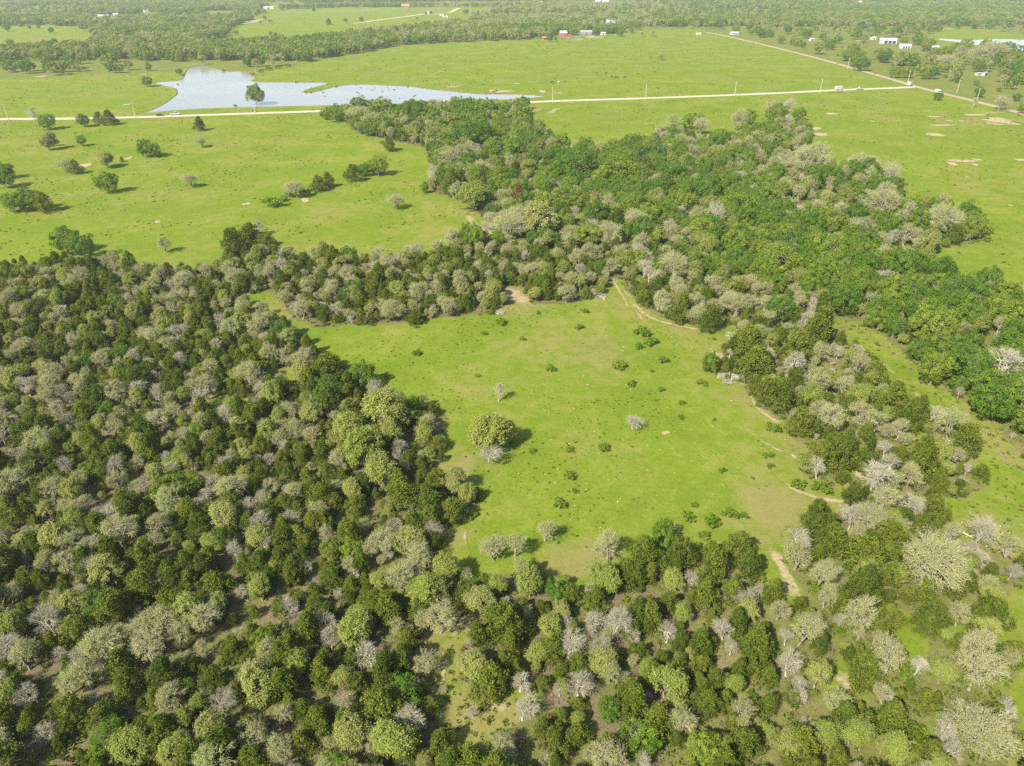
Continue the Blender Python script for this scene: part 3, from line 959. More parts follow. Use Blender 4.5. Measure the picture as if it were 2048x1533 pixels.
# ------------------------------------------------------------------ where each tree stands
# picked out one by one in the picture: crown centre x, y, crown width (2048 px frame), kind, label
PICK = [
    (94, 240, 36, 'V', 'round dark green oak beside the gravel road at far left'),
    (167, 239, 28, 'V', 'rounded olive tree between the road and its neighbour cedars, far left pasture'),
    (195, 235, 22, 'C', 'narrower dark cedar of the roadside clump in the left pasture'),
    (218, 233, 30, 'C', 'broader dark cedar at the right end of the roadside clump'),
    (231, 243, 20, 'S', 'yellow green bush at the foot of the roadside cedar clump'),
    (64, 228, 22, 'G', 'thin bare grey tree just left of the round roadside oak'),
    (398, 246, 28, 'C', 'lone dark cedar just below the gravel road near the pickup'),
    (94, 281, 36, 'Y', 'greyish green tree alone in the upper left pasture'),
    (110, 284, 14, 'V', 'small dark tree tucked behind the greyish green pasture tree'),
    (162, 281, 22, 'V', 'small round green tree alone in the upper left pasture'),
    (404, 280, 26, 'T', 'small pale budding tree below the roadside cedar'),
    (288, 296, 34, 'V', 'left half of the wide dark tree pair in the left pasture'),
    (306, 299, 30, 'V', 'right half of the wide dark tree pair in the left pasture'),
    (212, 316, 36, 'Y', 'olive round tree with a tiny cedar beside it'),
    (243, 318, 11, 'C', 'tiny cedar right of the olive round pasture tree'),
    (128, 326, 34, 'T', 'pale budding tree with a dark tree behind it, left pasture'),
    (148, 333, 28, 'C', 'dark tree leaning out behind the pale pasture tree'),
    (214, 364, 44, 'V', 'tall olive tree, the tallest standing alone in the left pasture'),
    (378, 354, 36, 'T', 'pale lime tree alone in the middle of the left pasture'),
    (8, 340, 34, 'V', 'upper green tree cut by the left edge in the pasture'), (6, 356, 40, 'V', 'lower green tree cut by the left edge in the pasture'),
    (25, 404, 42, 'V', 'left tree of the wide dark thicket in the left pasture'), (54, 397, 48, 'V', 'middle tree of the wide dark thicket in the left pasture'),
    (84, 402, 40, 'C', 'right tree of the wide dark thicket in the left pasture'), (48, 412, 20, 'S', 'green bush at the foot of the wide dark thicket'),
    (130, 480, 56, 'V', 'big grey green tree at the lower left of the pasture'), (162, 494, 50, 'V', 'dark half of the big tree pair at lower left of the pasture'),
    (325, 487, 34, 'T', 'pale budding tree on the pasture side of the left wood'),
    (545, 402, 48, 'S', 'broad bright green bush at the lower end of the slanting hedge'),
    (590, 372, 42, 'T', 'pale grey tree in the slanting hedge of the pasture'), (612, 384, 34, 'S', 'low green bush in the slanting hedge below the pale tree'),
    (636, 366, 32, 'C', 'dark cedar in the slanting hedge of the pasture'), (656, 358, 30, 'C', 'dark cedar at the top end of the slanting hedge'),
    (706, 344, 34, 'C', 'dark cedar at the left of the pair by the creek wood'), (726, 340, 26, 'V', 'green bush tree between two dark clumps of the pasture'),
    (756, 331, 40, 'V', 'dark green tree at the right of the pair by the creek wood'),
    (793, 396, 40, 'T', 'pale yellow round oak alone near the creek wood'), (847, 376, 20, 'Y', 'slim green tree beside the pale yellow round oak'),
    (735, 265, 13, 'C', 'tiny cedar at the pasture edge of the creek wood'), (780, 288, 26, 'C', 'small dark cedar standing off the creek wood'), (764, 284, 16, 'S', 'green bush left of the small dark cedar'),
    (510, 190, 38, 'V', 'tall lone green tree on the dam in front of the pond'),
    (470, 211, 12, 'S', 'small yellow green bush on the pond bank'),
    (294, 162, 22, 'V', 'dark round tree left of the pond'), (357, 143, 13, 'V', 'small dark tree at the upper left pond shore'),
    (1322, 110, 18, 'T', 'lone pale tree in the big field beyond the road'), (1876, 192, 17, 'V', 'small dark tree beside the white van at the junction'),
    # the clearing
    (784, 612, 56, 'T', 'budding oak standing out from the wood at the top left of the clearing'),
    (826, 628, 40, 'C', 'low dark cedar beside the budding oak at the clearing top'),
    (568, 596, 34, 'T', 'small pale tree at the top left corner of the clearing'),
    (985, 860, 88, 'Y', 'big pale yellow green oak alone in the clearing'), (1015, 872, 44, 'Y', 'dark leafy half of the big clearing oak'),
    (978, 896, 60, 'G', 'grey twiggy bush in front of the big clearing oak'), (1026, 886, 22, 'S', 'bright yellow green bush right of the big clearing oak'),
    (1006, 918, 28, 'S', 'low green bush at the foot of the big clearing oak'),
    (997, 788, 30, 'G', 'thin bare sapling alone in the clearing above the big oak'),
    (1267, 838, 44, 'G', 'low grey twiggy bush alone right of the clearing centre'),
    (1208, 894, 36, 'S', 'brightest round bush in the clearing below the grey one'), (1138, 948, 36, 'S', 'round green bush in the lower clearing right of the big oak'),
    (1120, 1005, 38, 'S', 'flat green bush lowest in the open clearing'), (1140, 898, 24, 'S', 'small loose bush right of the big clearing oak'),
    (1150, 980, 20, 'S', 'faint low bush between two round ones in the lower clearing'),
    (945, 1030, 28, 'S', 'loose green bush at the lower left of the clearing'), (1108, 1058, 14, 'S', 'tiny bush above the trees at the bottom of the clearing'),
    (1158, 652, 24, 'S', 'round green bush high in the clearing'), (1170, 620, 20, 'S', 'small bush below the brush pile at the clearing top'), (1075, 624, 14, 'S', 'tiny bush near the sandy spot at the clearing top'),
    (1002, 642, 32, 'S', 'bright bush in front of the brush pile at clearing top left'), (832, 704, 26, 'S', 'low bush in the upper left of the clearing'),
    (775, 750, 16, 'S', 'tiny bush at the left edge of the clearing'), (968, 666, 16, 'S', 'faint low bush in the upper clearing'), (1045, 676, 18, 'S', 'faint green weed clump in the upper clearing'),
    (1286, 660, 46, 'S', 'upper bush of the tall clump right of the upper clearing'), (1302, 682, 38, 'S', 'lower right bush of the tall clump in the upper clearing'), (1278, 690, 26, 'S', 'lower left bush of the tall clump in the upper clearing'),
    (1326, 718, 30, 'S', 'dark round bush below the tall clump in the clearing'), (1304, 741, 13, 'S', 'tiny dark bush left of the round bush in the clearing'),
    (1238, 728, 40, 'S', 'wide loose lime bush in the clearing'), (1262, 765, 28, 'S', 'loose lime bush below the wide loose one'), (1102, 734, 28, 'S', 'patchy dark bush in the middle of the clearing'),
    (1322, 777, 20, 'S', 'small bush midway between the grey bush and the trail'), (1365, 804, 18, 'S', 'upper of two small bushes right of the grey bush'), (1362, 832, 20, 'S', 'lower of two small bushes right of the grey bush'),
    (1537, 908, 28, 'S', 'dark bush at the right side of the clearing'), (1540, 930, 22, 'S', 'bright bush just below the dark one at clearing right'), (1446, 940, 22, 'S', 'small dark bush alone at the right of the lower clearing'), (1505, 955, 12, 'S', 'tiny bush near the lower right trail'),
    (955, 750, 14, 'S', 'tiny dark bush above left of the big oak'), (1065, 900, 22, 'S', 'low weed clump just right of the big oak'), (1312, 800, 10, 'S', 'tiny bush above right of the grey bush'),
    (1425, 728, 40, 'V', 'small green tree beside the grey stock panels'), (1452, 740, 26, 'C', 'dark bushy cedar behind the grey stock panels'), (1404, 764, 28, 'S', 'bright bush left of the grey stock panels'), (1480, 760, 18, 'S', 'small bush at the right end of the grey stock panels'),
    (1428, 676, 14, 'S', 'dark bush under the trail at the right of the clearing'), (1428, 838, 12, 'S', 'pale weed clump left of the lower trail'), (1548, 852, 40, 'S', 'loose lime bush beside the trail bend'),
    (1376, 1030, 40, 'S', 'left bush of the row at the bottom right of the clearing'), (1424, 1038, 46, 'S', 'middle bush of the row at the bottom right of the clearing'), (1462, 1026, 42, 'S', 'right bush of the row at the bottom right of the clearing'),
    (1488, 1030, 24, 'S', 'small end bush of the row at the bottom right of the clearing'), (1388, 1008, 22, 'S', 'small bush above the row at the bottom of the clearing'), (1410, 1070, 36, 'S', 'low bush below the row at the bottom of the clearing'),
    (1600, 965, 40, 'S', 'lime bush at the right edge of the clearing by the trail'), (1645, 972, 50, 'S', 'wide green bush below the right strip of cedars'),
    # trees round the clearing
    (905, 962, 60, 'Y', 'pale lime oak with a long shadow at the left clearing edge'),
    (765, 955, 74, 'Y', None), (728, 905, 84, 'Y', None), (745, 870, 60, 'Y', None), (690, 910, 50, 'Y', None), (768, 826, 92, 'Y', None), (700, 862, 66, 'Y', None), (700, 812, 44, 'T', None), (850, 868, 46, 'Y', None), (842, 800, 32, 'T', None), (806, 842, 50, 'Y', None),
    (830, 810, 40, 'V', None), (866, 815, 36, 'S', None), (862, 1000, 70, 'C', None), (800, 985, 64, 'C', None), (845, 1035, 50, 'S', None), (660, 800, 60, 'C', None), (655, 745, 70, 'C', None), (700, 765, 50, 'C', None), (615, 760, 56, 'C', None),
    (1090, 1060, 50, 'T', 'pale tree with a long shadow at the bottom of the clearing'),
    (988, 1096, 62, 'T', None), (1030, 1090, 56, 'T', None), (838, 1112, 70, 'T', None), (890, 1140, 62, 'Y', None), (860, 1190, 74, 'Y', None), (1214, 1100, 60, 'T', 'pale yellow oak at the bottom edge of the clearing'),
    (1290, 1098, 70, 'C', None), (1330, 1068, 60, 'V', None), (1270, 1150, 60, 'C', None), (1350, 1130, 60, 'C', None), (1480, 1090, 60, 'C', None), (1430, 1130, 62, 'C', None), (1500, 1130, 60, 'C', None),
    (1180, 1182, 34, 'G', None), (1232, 1250, 74, 'G', 'large bare pale tree in the bottom wood right of centre'), (1195, 1298, 52, 'G', None), (1140, 1295, 64, 'G', None), (1130, 1248, 34, 'G', None), (1335, 1268, 46, 'G', 'slender tan bare tree right of the large bare one'),
    (1000, 1245, 84, 'C', None), (1020, 1290, 60, 'C', None), (960, 1200, 70, 'Y', None), (1060, 1170, 60, 'Y', None), (1110, 1180, 50, 'V', None),
    (880, 1235, 80, 'T', None), (740, 1310, 60, 'G', None), (770, 1350, 80, 'C', None), (760, 1420, 90, 'C', None), (955, 1310, 50, 'T', None), (985, 1370, 80, 'C', None), (1040, 1365, 50, 'G', None),
    (1045, 1420, 60, 'G', 'pinkish grey bare tree in the bottom glade'), (945, 1425, 30, 'G', 'small bare tree in the bottom glade'), (888, 1378, 22, 'G', 'tiny bare sapling beside the glade trail'), (1010, 1498, 70, 'T', 'pale twiggy tree at the bottom edge by the glade'), (1115, 1485, 60, 'C', None), (1155, 1470, 50, 'C', None),
    (660, 1280, 50, 'G', None), (655, 1070, 40, 'T', None), (640, 1020, 44, 'T', None),
    # lower right
    (1868, 1100, 150, 'T', 'very broad pale oak with spreading limbs at the lower right'), (1965, 1062, 70, 'G', 'bare grey tree standing on the grass at the right'), (1952, 1116, 46, 'G', None),
    (1600, 1086, 60, 'G', None), (1640, 1150, 64, 'T', None), (1655, 1190, 60, 'T', None), (1580, 1075, 40, 'Y', None), (1745, 1030, 84, 'T', None), (1704, 1036, 52, 'G', None), (1770, 1000, 54, 'T', None), (1750, 950, 74, 'G', 'round bare pale tree by the trail at the right'),
    (1775, 1326, 88, 'T', 'pale round oak among cedars at the lower right'), (1955, 1345, 96, 'T', 'pale spreading oak near the lower right edge'), (1985, 1478, 130, 'T', 'largest pale oak in the lower right corner'), (1578, 1330, 62, 'G', None), (1605, 1262, 78, 'T', None),
    (1895, 1462, 60, 'G', None), (1596, 1368, 34, 'G', None), (1772, 1392, 50, 'T', None), (1660, 1080, 66, 'C', None), (1720, 1110, 84, 'C', None), (1775, 1110, 70, 'C', None), (1730, 1170, 80, 'C', None), (1680, 1210, 50, 'C', None),
    (1500, 1480, 34, 'R', 'rusty brown dying cedar at the bottom right'),
    # right strip
    (1664, 838, 60, 'T', None), (1722, 836, 62, 'T', None), (1632, 768, 56, 'T', None), (1590, 732, 56, 'G', None), (1905, 848, 66, 'T', 'pale oak beside the grassy track at the right'), (2004, 730, 74, 'G', 'big bare grey tree in the green wood at right'),
    (1690, 900, 66, 'C', None), (1650, 910, 64, 'C', None), (1560, 790, 66, 'C', None), (1600, 845, 56, 'C', None), (1520, 720, 80, 'C', None), (1640, 650, 80, 'C', None), (1600, 690, 70, 'C', None), (1500, 680, 66, 'C', None), (1790, 800, 66, 'C', None), (1820, 840, 50, 'C', None), (1940, 880, 64, 'C', None), (1840, 920, 80, 'C', None),
    (1400, 620, 54, 'T', None), (1455, 600, 50, 'T', None), (1330, 610, 40, 'T', None), (1360, 620, 50, 'C', None), (1420, 640, 46, 'C', None), (1500, 605, 40, 'T', None), (1560, 615, 62, 'V', None), (1594, 610, 36, 'T', None),
    (1760, 620, 56, 'V', 'bright oak with a bare trunk showing beside the green wood'), (1690, 600, 60, 'V', None), (1870, 740, 66, 'V', None), (1990, 800, 90, 'V', None),
    # creek wood
    (1433, 447, 42, 'G', 'dead white tree standing in the green creek wood'), (1890, 436, 76, 'T', 'broad pale oak at the right end of the creek wood'), (1770, 394, 84, 'T', None), (1630, 312, 78, 'T', None), (1720, 318, 60, 'T', None), (1738, 332, 40, 'G', None), (1786, 346, 42, 'G', 'round silvery bush tree at the right rim of the creek wood'),
    (1600, 320, 50, 'T', None), (1950, 450, 50, 'V', None), (1975, 458, 40, 'S', None), (1835, 470, 40, 'T', None), (1545, 212, 44, 'T', None), (1574, 214, 34, 'G', None), (1556, 226, 40, 'V', None), (1598, 226, 30, 'V', 'green tree at the right end of the pasture clump'), (1578, 244, 26, 'G', 'small silvery tree below the pasture clump'),
    (1385, 236, 40, 'V', None), (1402, 248, 36, 'T', None), (1345, 240, 32, 'T', None), (1478, 236, 44, 'T', None), (1500, 234, 30, 'V', None), (1525, 262, 30, 'V', None),
    (944, 384, 72, 'Y', None), (868, 354, 34, 'G', 'pale bare tree at the pasture edge of the creek wood'), (897, 366, 40, 'C', 'dark cedar between pale trees at the pasture edge of the creek wood'), (1020, 440, 74, 'T', None), (985, 436, 40, 'T', None), (1085, 436, 84, 'Y', None),
    (1150, 318, 92, 'V', None), (1010, 286, 82, 'V', None), (944, 256, 84, 'V', None), (1240, 330, 76, 'V', None), (1350, 338, 74, 'V', None), (720, 205, 46, 'V', None), (765, 208, 50, 'V', None), (716, 220, 42, 'T', None), (828, 212, 56, 'V', None), (668, 226, 34, 'V', None), (648, 228, 22, 'V', None),
    (735, 236, 44, 'T', None), (828, 262, 38, 'Y', None), (905, 310, 50, 'T', None), (960, 330, 40, 'T', None), (1040, 392, 30, 'R', 'reddish brown dying tree in the creek wood'), (1120, 300, 26, 'R', 'small reddish tree in the creek wood interior'),
    (1660, 495, 80, 'V', None), (1560, 520, 80, 'V', None), (1740, 490, 66, 'V', None), (1480, 400, 70, 'V', None), (1420, 380, 66, 'V', None), (1350, 530, 66, 'T', None), (1280, 440, 60, 'T', None), (1220, 460, 60, 'T', None),
    (500, 470, 60, 'C', None), (465, 480, 50, 'C', None), (535, 485, 44, 'C', None), (515, 456, 30, 'G', None),
    # beyond the pond and the road, right
    (565, 396, 26, 'S', None), (578, 388, 24, 'S', None), (600, 379, 26, 'S', None), (624, 372, 26, 'S', None), (648, 365, 22, 'S', None), (692, 350, 20, 'S', None), (740, 338, 24, 'S', None), (745, 338, 20, 'V', None),
    (1936, 86, 26, 'V', None), (1972, 87, 24, 'V', None), (2018, 90, 30, 'V', None), (2042, 96, 24, 'V', None),
    (520, 141, 16, 'S', None), (538, 136, 18, 'S', None), (556, 133, 18, 'S', None), (574, 130, 16, 'S', None), (505, 147, 12, 'S', None), (446, 140, 10, 'S', None), (366, 150, 10, 'S', None), (622, 184, 6, 'S', None), (612, 185, 5, 'S', None), (640, 180, 5, 'S', None),
    (1524, 66, 18, 'V', 'round dark tree by the dirt road, far right field'), (1562, 79, 16, 'V', 'egg shaped tree alone in the far right field'), (1586, 84, 12, 'V', 'small tree right of the egg shaped one'), (1606, 90, 12, 'V', 'small tree below the pair in the far right field'),
    (1660, 82, 24, 'V', None), (1707, 92, 26, 'V', None), (1640, 95, 24, 'Y', None), (1715, 115, 34, 'V', None), (1696, 106, 30, 'V', None), (1725, 125, 32, 'V', 'dark green tree beside the dirt road above the junction'), (1790, 144, 22, 'V', None), (1814, 145, 22, 'V', None), (1852, 148, 20, 'V', None), (1895, 120, 36, 'T', None), (1875, 118, 24, 'V', None),
    (1770, 110, 30, 'V', None), (1800, 114, 30, 'V', None), (1825, 118, 26, 'V', None), (1990, 96, 50, 'T', None), (1960, 104, 40, 'T', None), (1885, 98, 36, 'V', None), (1855, 90, 24, 'V', None), (1920, 104, 30, 'T', None), (1960, 132, 22, 'V', None), (2030, 115, 26, 'V', None), (2012, 140, 26, 'V', None), (1915, 160, 10, 'C', 'tiny dark cedar beside the pole right of the junction'),
    (1953, 165, 12, 'V', None), (1960, 184, 20, 'V', None), (2003, 200, 34, 'T', None), (2034, 194, 16, 'V', None), (1948, 206, 16, 'G', None), (2045, 218, 18, 'V', None), (1674, 128, 5, 'S', None), (1750, 148, 5, 'S', None),
    (1240, 66, 14, 'V', None), (1264, 60, 12, 'V', None), (1285, 66, 12, 'T', None), (1305, 64, 14, 'T', None), (1192, 62, 16, 'V', None), (1145, 58, 14, 'Y', None), (1160, 62, 10, 'Y', None), (1100, 76, 14, 'V', None), (1112, 78, 8, 'V', None),
    # far fields, left
    (21, 85, 14, 'Y', None), (87, 84, 8, 'C', None), (109, 84, 15, 'V', None), (102, 60, 12, 'V', None), (59, 55, 7, 'V', None), (76, 54, 8, 'V', None), (12, 54, 16, 'V', None), (40, 50, 10, 'V', None),
    (472, 65, 10, 'V', None), (542, 67, 8, 'V', None), (551, 69, 8, 'C', None), (579, 73, 8, 'T', None), (520, 43, 10, 'T', None), (540, 41, 12, 'T', None), (529, 36, 8, 'V', None), (657, 42, 13, 'C', None), (691, 41, 8, 'V', None), (628, 19, 7, 'C', None),
    (806, 46, 14, 'T', None), (831, 50, 12, 'C', None), (722, 39, 10, 'V', None), (832, 35, 10, 'T', None), (891, 47, 10, 'V', None), (912, 43, 10, 'T', None), (932, 22, 12, 'V', None), (957, 27, 7, 'C', None), (945, 24, 10, 'T', None),
]

def zone_weights(px, py, near):
    """mix of kinds, chance that a tree stands, size factor, name of the wood"""
    if near:
        if py > 1533 - 0 and False:
            pass
        core = inside(CORE, np.array([px]), np.array([py]))[0]
        if core:
            if py > 560:
                return (dict(V=.56, Y=.17, T=.09, G=.08, C=.10), .95, 1.0, 'right green wood')
            return (dict(V=.62, Y=.15, T=.11, G=.05, C=.07), .95, 1.0, 'creek wood')
        if py < 500 and px > 640 or (py < 560 and px > 1240):
            if px > 1560 and py < 470:
                return (dict(T=.34, G=.07, Y=.25, V=.22, S=.12), .80, .9, 'creek wood')
            return (dict(T=.29, G=.08, Y=.23, V=.26, C=.14), .95, .9, 'creek wood')
        if px < 650 and py < 1150 or px < 760 and py >= 1150:
            return (dict(C=.55, T=.19, G=.11, Y=.13, V=.02), .97, 1.0, 'dense left wood')
        if py < 640:
            return (dict(C=.44, T=.26, G=.10, Y=.15, V=.05), .92, .9, 'middle wood')
        if px > 1420 and py < 1010:
            return (dict(C=.52, T=.14, G=.13, Y=.11, S=.10), .80, .85, 'right cedar strip')
        if px > 1500:
            return (dict(C=.57, T=.10, G=.09, Y=.18, S=.06), .95, .9, 'lower right wood')
        return (dict(C=.58, T=.13, G=.10, Y=.15, V=.04), .93, .9, 'bottom wood')
    return (dict(V=.40, Y=.36, T=.18, G=.03, C=.03), .86, 1.0, 'far wood')
CORE = [(880, 232), (960, 215), (1020, 262), (1090, 292), (1220, 312), (1330, 302), (1470, 372), (1560, 432), (1690, 472), (1750, 525), (1900, 565), (2060, 610), (2300, 700), (2300, 1050), (2060, 965), (1965, 880), (1880, 800),
        (1800, 730), (1700, 640), (1640, 600), (1520, 590), (1440, 520), (1300, 452), (1180, 402), (1050, 362), (950, 302)]

LOOK = {'B': 'broad pale oak', 'C': 'olive cedar', 'T': 'tan oak', 'G': 'bare grey tree', 'Y': 'lime oak', 'V': 'green oak', 'S': 'green shrub', 'R': 'rusty cedar'}
CAT = {'B': 'oak tree', 'C': 'cedar tree', 'T': 'oak tree', 'G': 'bare tree', 'Y': 'oak tree', 'V': 'oak tree', 'S': 'shrub', 'R': 'cedar tree'}
trees = []      # x, y, kind, variant, rotation, scale xy, scale z, label, zone

def add_tree(x, y, kd, diam, label=None, zone=None, hfac=None):
    H, R = KINDS[kd][2], KINDS[kd][3]
    s = diam / (2 * R)
    sz = s * (hfac if hfac else random.uniform(.88, 1.15))
    if kd in 'CTGYV' and diam > 7.5:
        sz *= (7.5 / diam) ** .35
    trees.append([x, y, kd, random.randrange(NVAR[kd]), random.uniform(0, 6.283), s, sz, label, zone])

for px, py, w, kd, lab in PICK:
    H, R = KINDS[kd][2], KINDS[kd][3]
    z = 4.0
    for _ in range(4):
        d = depth_at(px, py, z)
        diam = w * d / FPX
        z = diam / (2 * R) * H * .5
    x, y = G(px, py, z)
    hf = None
    if kd == 'G' and w < 45 and py > 700: hf = 1.0
    if lab and 'low grey twiggy' in lab: hf = .62
    if lab and 'grey twiggy bush in front' in lab: hf = .6
    if lab and 'low dark cedar' in lab: hf = .6
    if lab and 'thin bare sapling' in lab: hf = 1.35
    if lab and 'tall lone green' in lab: hf = 1.25
    if lab and 'dead white tree' in lab: hf = 1.4
    if lab and 'alone in the clearing' in lab and kd == 'Y': hf = .85
    if kd == 'C' and hf is None and py < 520 and px < 900: hf = .88
    if kd == 'S': hf = .85
    if kd == 'T' and diam > 6.6:
        kd = 'B'
    add_tree(x, y, kd, diam, lab, None, hf)
NPICK = len(trees)
pickxy = np.array([[t[0], t[1], t[5] * KINDS[t[2]][3]] for t in trees])

def scatter(x0, x1, y0, y1, step, near):
    xs_ = np.arange(x0, x1, step); ys_ = np.arange(y0, y1, step)
    X, Y = np.meshgrid(xs_, ys_)
    X = X + (rng.random(X.shape) - .5) * step * .9
    Y = Y + (rng.random(Y.shape) - .5) * step * .9
    X = X.ravel(); Y = Y.ravel()
    px, py, d = PX(X, Y)
    mg = 260
    ok = (px > -mg) & (px < 2048 + mg) & (py < 1533 + 420)
    side = dist_road_side(X, Y)
    ok &= (side < 0) if near else (side > 0)
    X, Y, px, py = X[ok], Y[ok], px[ok], py[ok]
    keep = ~is_open(X, Y)
    keep &= (dist_poly(X, Y, ROAD) > (13 if near else 22)) & (dist_poly(X, Y, DIRT) > 7)
    return X[keep], Y[keep], px[keep], py[keep]

LANE = np.array([G(*p) for p in [(1697, 659), (1751, 697), (1800, 746), (1846, 792), (1904, 825), (1929, 846), (1966, 887), (2020, 950)]])
BUILT = [(1126, 73.2, 12, 1), (1090, 80, 8, 1), (1172, 69.5, 12, 1), (1205, 70.5, 8, 1), (1214, 46.5, 14, .9), (1775, 87, 14, 1), (1809, 97, 10, 1), (1864, 102, 10, 1), (1746, 79.5, 6, 1), (1468, 70, 10, 1), (1623, 82, 6, 1),
         (1397, 69.5, 6, 1), (209, 37, 12, .9), (232, 32, 8, .9), (295, 25, 12, .9), (538, 18, 16, 1), (811, 16, 14, 1), (1203, 6, 26, .9), (1716, 7, 16, .9), (1956, 151, 5, 1), (1968, 151, 6, 1), (888, 33, 12, 1), (1820, 172, 9, 1), (1875, 187, 9, 1)]
def hides(x, y):
    """a tree here would stand in or right in front of a building"""
    for bx, by, r, p in BUILT:
        gx_, gy_ = G(bx, by)
        d = math.hypot(gx_, gy_)
        ux, uy = gx_ / d, gy_ / d
        al = (gx_ - x) * ux + (gy_ - y) * uy
        ac = abs((gx_ - x) * uy - (gy_ - y) * ux)
        if -r - 5 < al < 95 + .05 * d and ac < r + 3.5 and random.random() < p:
            return True
    return False
for near, args in ((True, (-330, 480, 14, 640, 2.8)), (False, (-2100, 2300, 420, 2700, 8.6))):
    X, Y, px, py = scatter(*args, near)
    nv = vnoise(X * (1 if near else .45), Y, 26 if near else 170, 21)
    nc = vnoise(X, Y, 16 if near else 60, 5)
    sm = inside(SEMI, X, Y)
    dlane = dist_poly(X, Y, LANE)
    droad = np.minimum(dist_poly(X, Y, DIRT), dist_poly(X, Y, ROAD))
    for i in range(len(X)):
        w, p, sf, zn = zone_weights(px[i], py[i], near)
        w = dict(w)
        if not near:
            # field strips and hedges far off
            p = .90 if nv[i] > .43 else .10
            if nc[i] > .58: w = dict(V=.68, Y=.22, T=.06, C=.04)
            elif nc[i] < .34: w = dict(V=.22, Y=.38, T=.33, G=.07)
            else: w = dict(V=.46, Y=.40, T=.10, C=.04)
            if sm[i]:
                p = .10 + .22 * (nv[i] > .62)
                if droad[i] < 28: p = 0
                w = dict(V=.4, Y=.2, T=.2, S=.2)
            if 880 < px[i] < 1320 and py[i] < 60:
                w = dict(T=.5, Y=.2, V=.2, G=.1)
        else:
            # groves of one kind
            if nc[i] > .62: w['C'] = w.get('C', 0) * 2.0
            elif nc[i] < .36:
                w['T'] = w.get('T', 0) * 1.6; w['G'] = w.get('G', 0) * 1.4
        if random.random() > p or (not near and hides(X[i], Y[i])):
            continue
        ks = list(w); kd = random.choices(ks, [w[q] for q in ks])[0]
        if near:
            diam = {'C': 3.0, 'T': 3.6, 'G': 2.9, 'Y': 3.3, 'V': 4.0, 'S': 2.2}[kd] * min(1.55, max(.45, math.exp(random.gauss(0, .33)))) * (.9 + .1 * sf)
            if kd == 'V' and zn in ('creek wood', 'right green wood'):
                diam = 5.8 * min(1.6, max(.55, math.exp(random.gauss(0, .33))))
            elif zn == 'creek wood':
                diam *= 1.3
            if dlane[i] < 4.2 + diam * .5:
                continue
            if zn in ('creek wood', 'right green wood') and random.random() < .38:
                continue
        else:
            diam = {'C': random.uniform(5, 8), 'T': random.uniform(7, 12), 'G': random.uniform(6, 9), 'Y': random.uniform(7, 11), 'V': random.uniform(8, 14), 'S': random.uniform(3, 6)}[kd]
        r = diam / 2
        if Y[i] < 700:
            dd = np.hypot(pickxy[:, 0] - X[i], pickxy[:, 1] - Y[i])
            if np.any(dd < .55 * (pickxy[:, 2] + r)):
                continue
        add_tree(X[i], Y[i], kd, diam, None, zn)
# shrubs and small cedars among the woods and along their edges
X, Y, px, py = scatter(-330, 480, 14, 560, 2.9, True)
dl2 = dist_poly(X, Y, LANE)
for i in range(len(X)):
    if random.random() < .42 and dl2[i] > 5:
        kd = random.choices('SCGYT', [.36, .26, .16, .14, .08])[0]
        add_tree(X[i], Y[i], kd, random.uniform(1.2, 2.6), None, 'understory')

# ------------------------------------------------------------------ trees as things (the largest in view) and the rest as woods
COLW = ['at left edge', 'far left', 'well left', 'centre left', 'near centre', 'centre right', 'well right', 'far right', 'at right edge']
def col_word(px):
    return COLW[int(np.clip(px / 2048 * 9, 0, 8))]
ROWW = ['topmost', 'very high up', 'high up', 'above middle', 'at mid height', 'below middle', 'fairly low', 'low down', 'near the bottom', 'at the bottom']
def row_word(py):
    return ROWW[int(np.digitize(py, [120, 260, 380, 500, 640, 800, 980, 1160, 1350]))]

T = trees
tx = np.array([t[0] for t in T]); ty = np.array([t[1] for t in T])
th = np.array([t[6] * KINDS[t[2]][2] for t in T])
tpx, tpy, td = PX(tx, ty, th * .5)
tw = np.array([t[5] * KINDS[t[2]][3] * 2 for t in T]) / td * FPX
inframe = (tpx > 8) & (tpx < 2040) & (tpy > 4) & (tpy < 1524)
CAP = 285
chosen = set()
for kd in KINDS:
    ids = [i for i in range(len(T)) if T[i][2] == kd and inframe[i] and (T[i][8] != 'understory' or kd != 'S')]
    ids.sort(key=lambda i: -(tw[i] + (1000 if i < NPICK else 0)))
    chosen.update(ids[:CAP])

groups = {}
for i in sorted(chosen):
    x, y, kd, var, rz, s, sz, lab, zn = T[i]
    if lab is None:
        zn = zn if zn and zn != 'understory' else zone_weights(tpx[i], tpy[i], dist_road_side(np.array([x]), np.array([y]))[0] < 0)[3]
        groups.setdefault((kd, zn, col_word(tpx[i]), row_word(tpy[i])), []).append(i)
auto = {}
ORD = 'leftmost,second,third,fourth,fifth,sixth,seventh,eighth,ninth,tenth,eleventh,twelfth,thirteenth,fourteenth,fifteenth,sixteenth,seventeenth,eighteenth,nineteenth,twentieth'.split(',')
ORD += [a + '-' + b for a in ('twenty', 'thirty', 'forty', 'fifty') for b in ('first', 'second', 'third', 'fourth', 'fifth', 'sixth', 'seventh', 'eighth', 'ninth')]
for (kd, zn, cw, rw), ids in groups.items():
    ids.sort(key=lambda i: tpx[i])
    look = LOOK[kd]
    tail = f'in the {zn}, {rw}, {cw}'
    n = len(ids)
    for r, i in enumerate(ids):
        if n == 1:
            auto[i] = (f'{look} {tail}', None)
        elif r == 0:
            auto[i] = (f'leftmost {look} {tail}', None)
        elif r == n - 1:
            auto[i] = (f'rightmost {look} {tail}', None)
        elif r < len(ORD):
            auto[i] = (f'{ORD[r]} {look} {tail}, from left'.replace(' bare grey tree', ' bare tree'), None)
        else:
            auto[i] = (f'other {look} {tail}', f'other {look}s {tail}')
